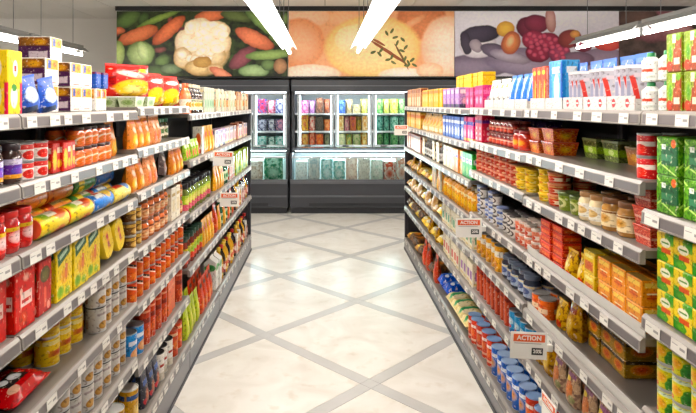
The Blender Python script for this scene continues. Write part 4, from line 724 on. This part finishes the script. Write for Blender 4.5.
kind('net_red', 'tomato_pack', 'pack', 'red netted tomato pack', 'dish', (.1, .09, .058), '#c02a22', [('r', .5, .5, .5, .08, '#e8b8a8')], mottle=('#e88a70', 10, .54), lid='#c04a3a')
kind('brown_jar', 'spread_jar', 'jar', 'brown spread jar with cream label', 'jar', (.041, .112), '#f0dcb4', [('e', .5, .5, .28, .3, '#c88a3a', '#e8c890'), ('r', .5, .9, .5, .06, '#8a5a30')], content='#a8742c', lid='#7a5030')
kind('cream_jar', 'spread_jar', 'jar', 'cream jar with white label', 'jar', (.038, .105), '#f4f0e4', [('e', .5, .5, .3, .3, '#e8c890', '#d8b070')], content='#d8c49a', lid='#a87a48')
kind('green_tub', 'olive_tub', 'tub', 'green tub with pale emblem', 'tub', (.044, .075), '#7a8c34', [('e', .5, .5, .3, .36, '#e8e4b8', '#b8bc70'), ('e', .5, .5, .18, .2, '#6a7c30')], lid='#4a5a28')
kind('pate_tub', 'pate_tub', 'tub', 'pink striped pâté tub', 'tub', (.044, .0355), '#d86a52', [('r', .5, .35, .5, .16, '#f0c8a8'), ('r', .5, .75, .5, .14, '#c03a30'), ('e', .5, .4, .2, .2, '#b83a3a')], lid='#d0886a')
kind('pate_gold', 'pate_tub', 'tub', 'yellow pâté tub', 'tub', (.044, .0355), '#f0c828', [('r', .5, .4, .5, .14, '#f8e48a'), ('e', .5, .4, .2, .2, '#d8882a')], lid='#e8c030')
kind('pate_wide', 'pate_tub', 'tub', 'wide red pâté tub', 'tub', (.05, .048), '#d04a34', [('r', .5, .4, .5, .2, '#f0e0c8'), ('e', .5, .4, .24, .24, '#d8503a'), ('r', .5, .85, .5, .1, '#d8a070')], lid='#c8825a')
kind('leaf_box', 'tea_carton', 'carton', 'leaf green carton with white band', 'box', (.085, .08, .17), '#2fa83c', [('r', .5, .68, .4, .1, '#e0f0e0'), ('r', .5, .7, .26, .04, '#3a4a9a'), ('e', .5, .3, .3, .2, '#a8d860', '#3cae44')])
kind('mango_box', 'pasta_carton', 'carton', 'orange carton with blue tag', 'box', (.095, .08, .17), '#f0a850', [('e', .5, .35, .34, .24, '#f4dca0', '#e8803a'), ('r', .5, .7, .3, .06, '#4a5ab0'), ('r', .9, .5, .1, .5, '#d85a30')])
kind('cream_box', 'pasta_carton', 'carton', 'cream carton with orange picture', 'box', (.095, .08, .17), '#f2e0b4', [('e', .5, .4, .3, .26, '#e8a050', '#f0c880'), ('r', .5, .8, .4, .06, '#c87a3a')])
kind('grey_bottle', 'vinegar_bottle', 'bottle', 'dark grey bottle', 'bottle', (.04, .18), '#d8d4cc', [('e', .5, .5, .3, .3, '#8a8478')], content='#3a3834', lid='#e4e2dc')
kind('rose_box', 'rice_carton', 'carton', 'rose brown carton', 'box', (.1, .08, .17), '#c88a70', [('r', .5, .5, .3, .3, '#e8c8b0'), ('r', .5, .88, .5, .08, '#7a3c30')])
kind('veg_can', 'vegetable_can', 'can', 'yellow and green vegetable can', 'can', (.037, .073), '#e4dc28', [('e', .85, .25, .2, .4, '#2c7a34', '#5aa03a'), ('r', .3, .5, .1, .45, '#f4f0a0'), ('e', .55, .5, .18, .26, '#f0a030', '#f4d84a'), ('r', .5, .9, .5, .08, '#c8d8c0'), ('e', .3, .16, .2, .12, '#e8602a')])
kind('noodle_box', 'noodle_carton', 'carton', 'orange gold noodle box', 'box', (.09, .07, .08), '#e8902c', [('e', .5, .4, .36, .3, '#d8602a', '#f0a848'), ('r', .5, .82, .4, .1, '#f4d070'), ('r', .5, .5, .3, .03, '#f8e8c0'), ('r', .5, .34, .3, .03, '#c84a24')], flap='#7a5a18')
kind('gold_box', 'noodle_carton', 'carton', 'yellow noodle box with red panel', 'box', (.085, .07, .08), '#ecc42c', [('r', .5, .36, .38, .22, '#d85a34', '#e88a48'), ('r', .5, .8, .36, .08, '#f8ec9a')], flap='#8a7a20')
kind('star_pack', 'pasta_pack', 'pack', 'olive gold crumpled pasta pack', 'pouch', (.085, .06, .12), '#d8a82c', [('e', .4, .5, .3, .3, '#f0d470', '#b8802a'), ('e', .6, .2, .25, .15, '#d84a34')], mottle=('#8a5a1c', 7, .55), rough=.25)
kind('brick_box', 'stock_box', 'carton', 'flat red stock box', 'box', (.1, .08, .031), '#d8331f', [('r', .5, .5, .42, .2, '#e87a50'), ('r', .5, .12, .5, .1, '#a82418')])
kind('cup_box', 'dessert_cup', 'cup', 'small pink and white cup', 'tub', (.03, .058), '#e89078', [('r', .5, .4, .5, .2, '#f4e4d8'), ('e', .5, .4, .24, .22, '#d85a48')], lid='#c8b8ac')
kind('mono_cup', 'dessert_cup', 'cup', 'small white cup with dark ring', 'tub', (.03, .058), '#f0ece6', [('e', .5, .5, .3, .34, '#4a3a34'), ('e', .5, .5, .18, .2, '#f0ece6')], lid='#4a4444')
kind('blue_dish', 'yoghurt_cup', 'cup', 'white and blue yoghurt cup', 'tub', (.035, .06), '#e4e8f0', [('r', .5, .6, .5, .14, '#5a74b8'), ('e', .5, .3, .2, .16, '#8a6a58')], lid='#7a8ab8')
kind('curry_bottle', 'dressing_bottle', 'bottle', 'golden dressing bottle', 'squeeze', (.043, .175), '#eda22a', [('r', .5, .36, .4, .22, '#f4cc58', '#e88a20'), ('e', .5, .7, .34, .08, '#f8e4a0')], lid='#f4e8c8')
kind('brown_packet', 'bread_pack', 'pack', 'brown and yellow bakery pack', 'bag', (.13, .16, .085), '#c8923a', [('e', .5, .5, .4, .36, '#e8c060', '#a8642a'), ('e', .3, .3, .2, .2, '#f0d878')], mottle=('#8a4a1c', 6, .55))
kind('lemon_packet', 'cheese_pack', 'pack', 'lemon yellow bagged pack', 'bag', (.14, .16, .09), '#f0c832', [('e', .5, .5, .36, .34, '#f8e478', '#e8a828'), ('r', .5, .2, .4, .1, '#f8f0d0')])
kind('olive_carton', 'rice_carton', 'carton', 'olive brown carton on its side', 'box', (.088, .12, .062), '#a8802c', [('e', .5, .5, .36, .34, '#d8502c', '#e8a83a'), ('r', .5, .88, .5, .1, '#3a2a18')], flap='#5a4a1c')
kind('honey_bag', 'pasta_bag', 'bag', 'honey yellow pasta bag', 'pouch', (.1, .075, .15), '#d4a030', [('e', .5, .4, .34, .28, '#f0d070', '#b87a24'), ('r', .5, .8, .34, .07, '#8a3a20')], mottle=('#a8701c', 8, .5), rough=.25)
kind('orange_lid', 'sauce_can', 'can', 'orange can with grey lid', 'can', (.04, .09), '#ea6a24', [('r', .5, .45, .4, .14, '#f4d8b8'), ('e', .5, .7, .3, .08, '#c8421c')], lid='#8a8684')
kind('navy_jar', 'berry_jar', 'jar', 'dark blue jar with pale label', 'jar', (.042, .12), '#a8b8d0', [('e', .5, .5, .3, .3, '#4a5a8a'), ('r', .5, .88, .5, .08, '#e8d8b0')], content='#2a3448', lid='#5a6478')
kind('amber_can', 'syrup_can', 'can', 'amber and white can', 'can', (.04, .15), '#e0a038', [('r', .5, .7, .5, .12, '#f0ece0'), ('e', .5, .3, .3, .2, '#c8702a', '#f0c060')])
kind('green_milk', 'milk_carton', 'carton', 'cream milk carton with green letters', 'gable', (.085, .085, .185), '#f4ecd4', [('r', .5, .46, .3, .2, '#1f9a6a'), ('r', .5, .12, .4, .05, '#e8d090'), ('r', .5, .72, .3, .02, '#c8b890')], seal='#f0e4c0')
kind('red_milk', 'milk_carton', 'carton', 'cream milk carton with red letters', 'gable', (.085, .085, .19), '#f4ecd4', [('r', .5, .46, .3, .2, '#d8483c'), ('r', .5, .12, .4, .05, '#e8d090')], seal='#f0e4c0')
kind('purple_milk', 'milk_carton', 'carton', 'cream milk carton with purple letters', 'gable', (.085, .085, .19), '#f4ecd4', [('r', .5, .46, .3, .2, '#8a4aa0'), ('r', .5, .12, .4, .05, '#e8d090')], seal='#f0e4c0')
kind('bagel_pouch', 'snack_pouch', 'pouch', 'brown snack pouch with orange picture', 'pouch', (.1, .055, .145), '#c8a888', [('e', .45, .42, .34, .26, '#d87a2c', '#b8623a'), ('e', .7, .2, .2, .12, '#8a8a5a'), ('r', .5, .82, .34, .06, '#8a5a7a'), ('e', .3, .7, .16, .08, '#e8d050')], mottle=('#8a6a5a', 6, .55))
kind('sky_can', 'drink_can', 'can', 'light blue can with red mark', 'can', (.034, .115), '#4aa0d8', [('e', .5, .55, .3, .2, '#e8f0f4', '#8ac8e8'), ('e', .5, .3, .16, .1, '#d84a5a'), ('r', .5, .1, .5, .08, '#2a6ab0')])
kind('brick_can', 'drink_can', 'can', 'brick red tall can', 'can', (.036, .17), '#b8412f', [('r', .5, .5, .2, .42, '#d86a50'), ('r', .5, .85, .5, .05, '#8a2a20')])
kind('red_tube', 'snack_can', 'can', 'red snack can with blue lid', 'can', (.043, .16), '#dc3a1f', [('e', .5, .5, .3, .24, '#f08a58', '#e0482a'), ('r', .5, .75, .36, .06, '#f8e8e0'), ('r', .5, .18, .36, .05, '#f0c0a8')], lid='#8fb0e0')
kind('blue_tube', 'snack_can', 'can', 'blue snack can with blue lid', 'can', (.043, .16), '#2a66c4', [('e', .5, .45, .3, .22, '#e8a04a', '#4a90dc'), ('r', .5, .75, .36, .07, '#e8f0f8'), ('r', .2, .3, .1, .2, '#8ab8ec')], lid='#a8c4ec')
kind('beige_pack', 'sliced_bread_pack', 'pack', 'beige pack with green stripe', 'bag', (.15, .18, .1), '#ead49a', [('r', .5, .5, .14, .5, '#2f9a5a', None, 15), ('e', .2, .4, .14, .3, '#f4e8c4'), ('e', .82, .6, .14, .3, '#f4e8c4')])
kind('cobalt_bag', 'crisp_bag', 'bag', 'cobalt blue bag', 'bag', (.17, .18, .13), '#1f50c0', [('e', .5, .5, .3, .26, '#7aa0e8', '#2a5cd0'), ('e', .3, .3, .12, .1, '#e8f0f8')], rough=.22)
kind('brown_bag', 'nut_bag', 'bag', 'brown and orange bag', 'bag', (.15, .18, .12), '#7a5230', [('e', .5, .5, .34, .3, '#e88a30', '#a8602c')], mottle=('#3a2a20', 6, .5))
# ------------------------------------------------------------------ stocking the shelves: side, shelf (0 = top), near end, far end, kind
L, R = 'left', 'right'
# left gondola, top shelf
fill(L, 0, 1.37, 1.53, 'ochre_pouch', n=2); fill(L, 0, 1.585, 1.663, 'tall_yellow', inset=.02, n=1)
fill(L, 0, 1.68, 1.90, 'blue_pouch', lean=-.16, n=2, inset=.02)
fill(L, 0, 2.0, 2.11, 'plum_case', 2, 1, .13, n=1); fill(L, 0, 2.215, 2.425, 'plum_case', 2, 1, .13, n=2)
fill(L, 0, 2.195, 2.30, 'plum_case', 1, 1, .20, zoff=.198, n=1); fill(L, 0, 2.43, 2.565, 'white_orange', 1, 1, .12, n=2); fill(L, 0, 2.43, 2.565, 'blue_case', 1, 1, .12, zoff=.0995, n=2)
fill(L, 0, 2.60, 2.94, 'green_tray', 1, 2, n=2); fill(L, 0, 2.66, 2.92, 'red_chips', inset=.06, zoff=.0512, n=1, turn=-.6, jit=0); fill(L, 0, 3.0, 3.22, 'small_chips', inset=.05, n=1, turn=-.3, jit=0); fill(L, 0, 3.31, 3.53, 'small_chips', inset=.05, n=1, turn=-.4, jit=0)
fill(L, 0, 3.60, 3.75, 'orange_sauce', 1, 2, n=2); fill(L, 0, 3.76, 4.10, 'soy_sauce', 1, 2, n=5); fill(L, 0, 4.13, 4.52, 'striped_carton'); fill(L, 0, 4.56, 5.5, 'amber_carton|striped_carton|white_bottle'); fill(L, 0, 5.55, 6.48, 'white_bottle|tan_box|amber_carton')
# left, second shelf
fill(L, 1, 1.40, 1.575, 'plum_jar', n=2); fill(L, 1, 1.588, 1.66, 'plum_jar', n=1); fill(L, 1, 1.665, 1.82, 'redwhite_can', 2, 2, n=2); fill(L, 1, 1.83, 2.01, 'redyellow_box', 1, 2, n=3); fill(L, 1, 2.02, 2.37, 'orange_tub', 2, 2, n=5)
fill(L, 1, 2.39, 2.56, 'orange_pouch', n=1, inset=.05); fill(L, 1, 2.58, 2.88, 'orange_pouch', n=3); fill(L, 1, 2.88, 3.08, 'salmon_pouch', n=2); fill(L, 1, 3.10, 3.54, 'greenlid_jar', 1, 2, .10)
fill(L, 1, 3.58, 3.98, 'lime_pack', 1, 2); fill(L, 1, 4.02, 4.10, 'white_red', n=1); fill(L, 1, 4.12, 4.50, 'yellow_amber', n=4); fill(L, 1, 4.57, 5.5, 'pink_box|violet_box|pink_box', 1, 1, .02); fill(L, 1, 5.56, 6.46, 'pink_box|rose_box', 1, 1, .02)
# left, third shelf
fill(L, 2, 1.36, 1.50, 'red_jar', n=2); fill(L, 2, 1.51, 1.578, 'red_jar', n=1); fill(L, 2, 1.59, 1.73, 'red_jar', n=2)
fill(L, 2, 1.745, 2.15, 'roll_gold', n=2, jit=0); fill(L, 2, 2.155, 2.355, 'roll_blue', n=1, jit=0); fill(L, 2, 2.36, 2.56, 'roll_lemon', n=1, jit=0)
fill(L, 2, 1.745, 2.15, 'roll_orange', 2, 1, .09, n=2, jit=0); fill(L, 2, 2.155, 2.355, 'roll_green', 2, 1, .09, n=1, jit=0); fill(L, 2, 2.36, 2.56, 'roll_blue', 2, 1, .09, n=1, jit=0)
fill(L, 2, 2.58, 2.78, 'orange_pouch', n=2); fill(L, 2, 2.79, 3.00, 'salmon_pouch', n=2); fill(L, 2, 3.05, 3.22, 'dark_pouch', n=1, lean=.22, inset=.02); fill(L, 2, 3.26, 3.54, 'orange_pouch', n=3)
fill(L, 2, 3.58, 4.36, 'blacklid_jar', 1, 2); fill(L, 2, 4.58, 4.95, 'yellow_amber', n=4); fill(L, 2, 4.97, 5.2, 'green_bottle', 1, 1); fill(L, 2, 5.22, 5.52, 'white_red'); fill(L, 2, 5.56, 6.46, 'green_pack|lime_base', 1, 1)
# left, fourth shelf
fill(L, 3, 1.22, 1.575, 'red_carton', n=3); fill(L, 3, 1.59, 1.71, 'red_carton', n=1); fill(L, 3, 1.72, 1.82, 'crimson_carton', n=1); fill(L, 3, 1.84, 2.225, 'yellow_carton', 1, 2, n=3)
fill(L, 3, 2.25, 2.555, 'yellow_oval', n=2, lean=-.5, inset=.02, jit=0); fill(L, 3, 2.34, 2.56, 'orange_case', n=2, inset=.16)
fill(L, 3, 2.60, 2.76, 'brown_can', 3, 1, n=2); fill(L, 3, 2.77, 3.22, 'peach_jar', 2, 2, n=5); fill(L, 3, 3.23, 3.42, 'white_carton', n=2); fill(L, 3, 3.44, 3.54, 'peach_jar', 2, 1, n=1)
fill(L, 3, 3.58, 4.10, 'greenblack_jar', 1, 2); fill(L, 3, 4.12, 4.5, 'yellow_amber', n=4); fill(L, 3, 4.58, 5.5, 'tomato_pack|yellow_amber|green_bottle'); fill(L, 3, 5.56, 6.46, 'cola_bottle|mustard_bottle|white_red')
# left, fifth shelf
fill(L, 4, 1.36, 1.575, 'red_flat', n=1); fill(L, 4, 1.59, 1.86, 'red_flat', n=1, inset=.02); fill(L, 4, 1.92, 2.20, 'yellow_can', 2, 2, .06, n=3); fill(L, 4, 2.21, 2.555, 'white_can', 2, 2, n=4)
fill(L, 4, 2.59, 3.54, 'orange_can', 2, 2)
fill(L, 4, 3.58, 4.0, 'lime_base', 1, 2); fill(L, 4, 4.03, 4.5, 'tomato_pack', 1, 2, n=4); fill(L, 4, 4.58, 4.80, 'green_spot', n=2); fill(L, 4, 4.83, 5.5, 'mustard_bottle|cola_bottle'); fill(L, 4, 5.56, 6.46, 'cola_bottle|white_red|mustard_bottle')
# left, sixth shelf and base
fill(L, 5, 1.9, 2.555, 'white_can', 2, 2); fill(L, 5, 2.59, 2.79, 'blue_can', 1, 2, n=2); fill(L, 5, 2.80, 3.18, 'rust_can', 1, 2, n=4); fill(L, 5, 3.19, 3.36, 'orange_tall', 1, 2, n=2, inset=.02); fill(L, 5, 3.38, 3.54, 'rust_can', 1, 2, n=1)
fill(L, 6, 2.30, 2.56, 'gold_can', 1, 2); fill(L, 6, 2.58, 2.76, 'gold_can', 1, 2, n=1); fill(L, 6, 2.76, 3.02, 'night_pouch', 1, 3, n=3); fill(L, 6, 3.03, 3.30, 'black_top_can', 1, 3, n=3); fill(L, 6, 3.31, 3.54, 'orange_tin', 1, 2, n=2)
# right gondola, top shelf
fill(R, 0, 1.30, 1.58, 'tomato_carton', 2, 2, n=4); fill(R, 0, 1.59, 1.65, 'greencap', 2, 3, n=1); fill(R, 0, 1.658, 1.72, 'greencap', 2, 3, n=1)
for i in range(3):
    d = 1.73+.175*i
    fill(R, 0, d, d+.172, 'white_tray', n=1, jit=0); fill(R, 0, d+.032, d+.14, 'redwhite_pouch', inset=.065, zoff=.0036, turn=1.2, n=3, jit=.02)
fill(R, 0, 2.0, 2.62, 'blue_tall', inset=.20, n=5)
for i, (kd, nn) in enumerate((('sky_carton', 1), ('red_thin', 3))):
    d = 2.262+.178*i
    fill(R, 0, d, d+.172, 'plain_tray', n=1, jit=0); fill(R, 0, d+.006, d+.166, kd, inset=.02, zoff=.0036, n=nn, gap=.001, jit=0)
for i, kd in enumerate(('blue_thin', 'blue_thin', 'black_white', 'black_white')):
    d = 2.655+.178*i
    fill(R, 0, d, d+.172, 'plain_tray', n=1, jit=0); fill(R, 0, d+.006, d+.166, kd, inset=.03, zoff=.0036, n=2, jit=0)
fill(R, 0, 3.38, 3.62, 'magenta_box', n=2); fill(R, 0, 3.64, 3.86, 'magenta_box', n=2); fill(R, 0, 3.78, 4.56, 'yellow_back', inset=.11, n=6); fill(R, 0, 4.02, 4.58, 'violet_box'); fill(R, 0, 4.63, 5.56, 'amber_box'); fill(R, 0, 5.62, 6.55, 'tan_box')
# right, second shelf
fill(R, 1, 1.30, 1.625, 'bean_carton', 2, 2, n=3, gap=.001); fill(R, 1, 1.675, 1.78, 'wrapped_can', 2, 2, n=1); fill(R, 1, 2.02, 2.15, 'amber_bowl', 1, 1, .20, n=1); fill(R, 1, 2.16, 2.47, 'salad_dish', 1, 1, .18, n=2)
fill(R, 1, 2.49, 2.63, 'pepper_dish', 2, 1, .06, n=1); fill(R, 1, 2.66, 2.80, 'pepper_dish', 2, 1, .06, n=1); fill(R, 1, 2.81, 2.99, 'red_pepper_jar', 1, 2, .04, n=2); fill(R, 1, 2.99, 3.42, 'dark_jar', 2, 2, .04); fill(R, 1, 3.0, 3.6, 'violet_case', 1, 1, .25, n=3); fill(R, 1, 3.44, 3.60, 'crimson_tea', n=2)
fill(R, 1, 3.645, 3.88, 'pink_tea', n=3); fill(R, 1, 3.89, 4.58, 'blue_tea'); fill(R, 1, 4.64, 5.56, 'bread_pack'); fill(R, 1, 5.63, 6.55, 'ochre_box')
# right, third shelf
fill(R, 2, 1.30, 1.63, 'sachet_box', 3, 2, n=4, gap=.0006); fill(R, 2, 1.675, 1.79, 'net_red', 3, 1, .02, n=1); fill(R, 2, 1.80, 1.98, 'brown_jar', 1, 2, n=2); fill(R, 2, 1.985, 2.15, 'cream_jar', 1, 2, n=2); fill(R, 2, 2.155, 2.345, 'green_tub', 1, 2, n=2)
fill(R, 2, 2.35, 2.46, 'pate_wide', 3, 2, n=1); fill(R, 2, 2.465, 2.57, 'pate_gold', 4, 1, n=1); fill(R, 2, 2.66, 2.86, 'pate_gold', 3, 2, n=2); fill(R, 2, 2.87, 3.60, 'pate_tub', 4, 2, skip=4)
fill(R, 2, 3.65, 3.92, 'leaf_box', n=3); fill(R, 2, 3.93, 4.24, 'mango_box', n=3); fill(R, 2, 4.25, 4.59, 'cream_box', n=3); fill(R, 2, 4.65, 5.56, 'grey_bottle|cream_box|grey_bottle'); fill(R, 2, 5.63, 6.55, 'rose_box')
# right, fourth shelf
fill(R, 3, 1.34, 1.652, 'veg_can', 3, 2, n=4); fill(R, 3, 1.69, 1.98, 'noodle_box', 2, 2, n=3); fill(R, 3, 1.99, 2.08, 'gold_box', 2, 2, n=1); fill(R, 3, 2.085, 2.27, 'star_pack', 1, 2, n=2); fill(R, 3, 2.28, 2.49, 'brick_box', 6, 1, n=2); fill(R, 3, 2.50, 2.63, 'cup_box', 2, 2, n=2)
fill(R, 3, 2.66, 2.87, 'cup_box', 2, 2, n=3); fill(R, 3, 2.88, 3.09, 'mono_cup', 2, 2, n=3); fill(R, 3, 3.10, 3.60, 'blue_dish|mono_cup', 3, 1, skip=3); fill(R, 3, 3.65, 4.58, 'curry_bottle', 1, 2); fill(R, 3, 4.64, 5.04, 'amber_carton|yellow_amber', n=4); fill(R, 3, 5.06, 5.58, 'lemon_packet|brown_packet', jit=.09); fill(R, 3, 5.62, 6.55, 'brown_packet|honey_bag', jit=.09)
# right, fifth shelf
fill(R, 4, 1.95, 2.23, 'olive_carton', 2, 1, .10, n=3); fill(R, 4, 2.24, 2.46, 'honey_bag|star_pack', 1, 2, .04, n=2); fill(R, 4, 2.47, 2.63, 'orange_lid', 1, 2, n=2)
fill(R, 4, 2.66, 3.1, 'navy_jar', 1, 2); fill(R, 4, 3.11, 3.60, 'amber_can', 1, 2); fill(R, 4, 3.65, 4.59, 'green_milk', 1, 2); fill(R, 4, 4.64, 5.58, 'lemon_packet|brown_packet|bread_pack', jit=.09); fill(R, 4, 5.62, 6.55, 'brown_packet|bread_pack', jit=.03)
# right, sixth shelf and base
fill(R, 5, 1.90, 2.40, 'bagel_pouch', 1, 2); fill(R, 5, 2.41, 2.63, 'honey_bag', 1, 2, n=2); fill(R, 5, 2.66, 2.96, 'sky_can', 1, 2, n=4); fill(R, 5, 2.97, 3.60, 'brick_can', 1, 2); fill(R, 5, 3.65, 4.0, 'purple_milk', 1, 1, n=4); fill(R, 5, 4.01, 4.59, 'red_milk', 1, 1); fill(R, 5, 4.64, 5.58, 'lemon_packet|honey_bag|lemon_packet', jit=.09); fill(R, 5, 5.62, 6.55, 'brown_bag|lemon_packet', jit=.03)
fill(R, 6, 2.20, 2.63, 'red_tube', 1, 3); fill(R, 6, 2.65, 2.73, 'red_tube', 1, 3, n=1); fill(R, 6, 2.74, 3.28, 'blue_tube', 1, 3); fill(R, 6, 3.29, 3.62, 'red_tube', 1, 3); fill(R, 6, 3.64, 3.80, 'red_tube', 1, 3, n=2); fill(R, 6, 3.81, 4.42, 'beige_pack', 1, 2, jit=.04); fill(R, 6, 4.43, 4.60, 'cobalt_bag', 1, 1, n=1); fill(R, 6, 4.63, 4.82, 'cobalt_bag', 1, 1, n=1); fill(R, 6, 4.85, 5.58, 'tomato_pack|brown_bag', jit=.03); fill(R, 6, 5.64, 6.55, 'brown_bag|brown_packet', jit=.03)
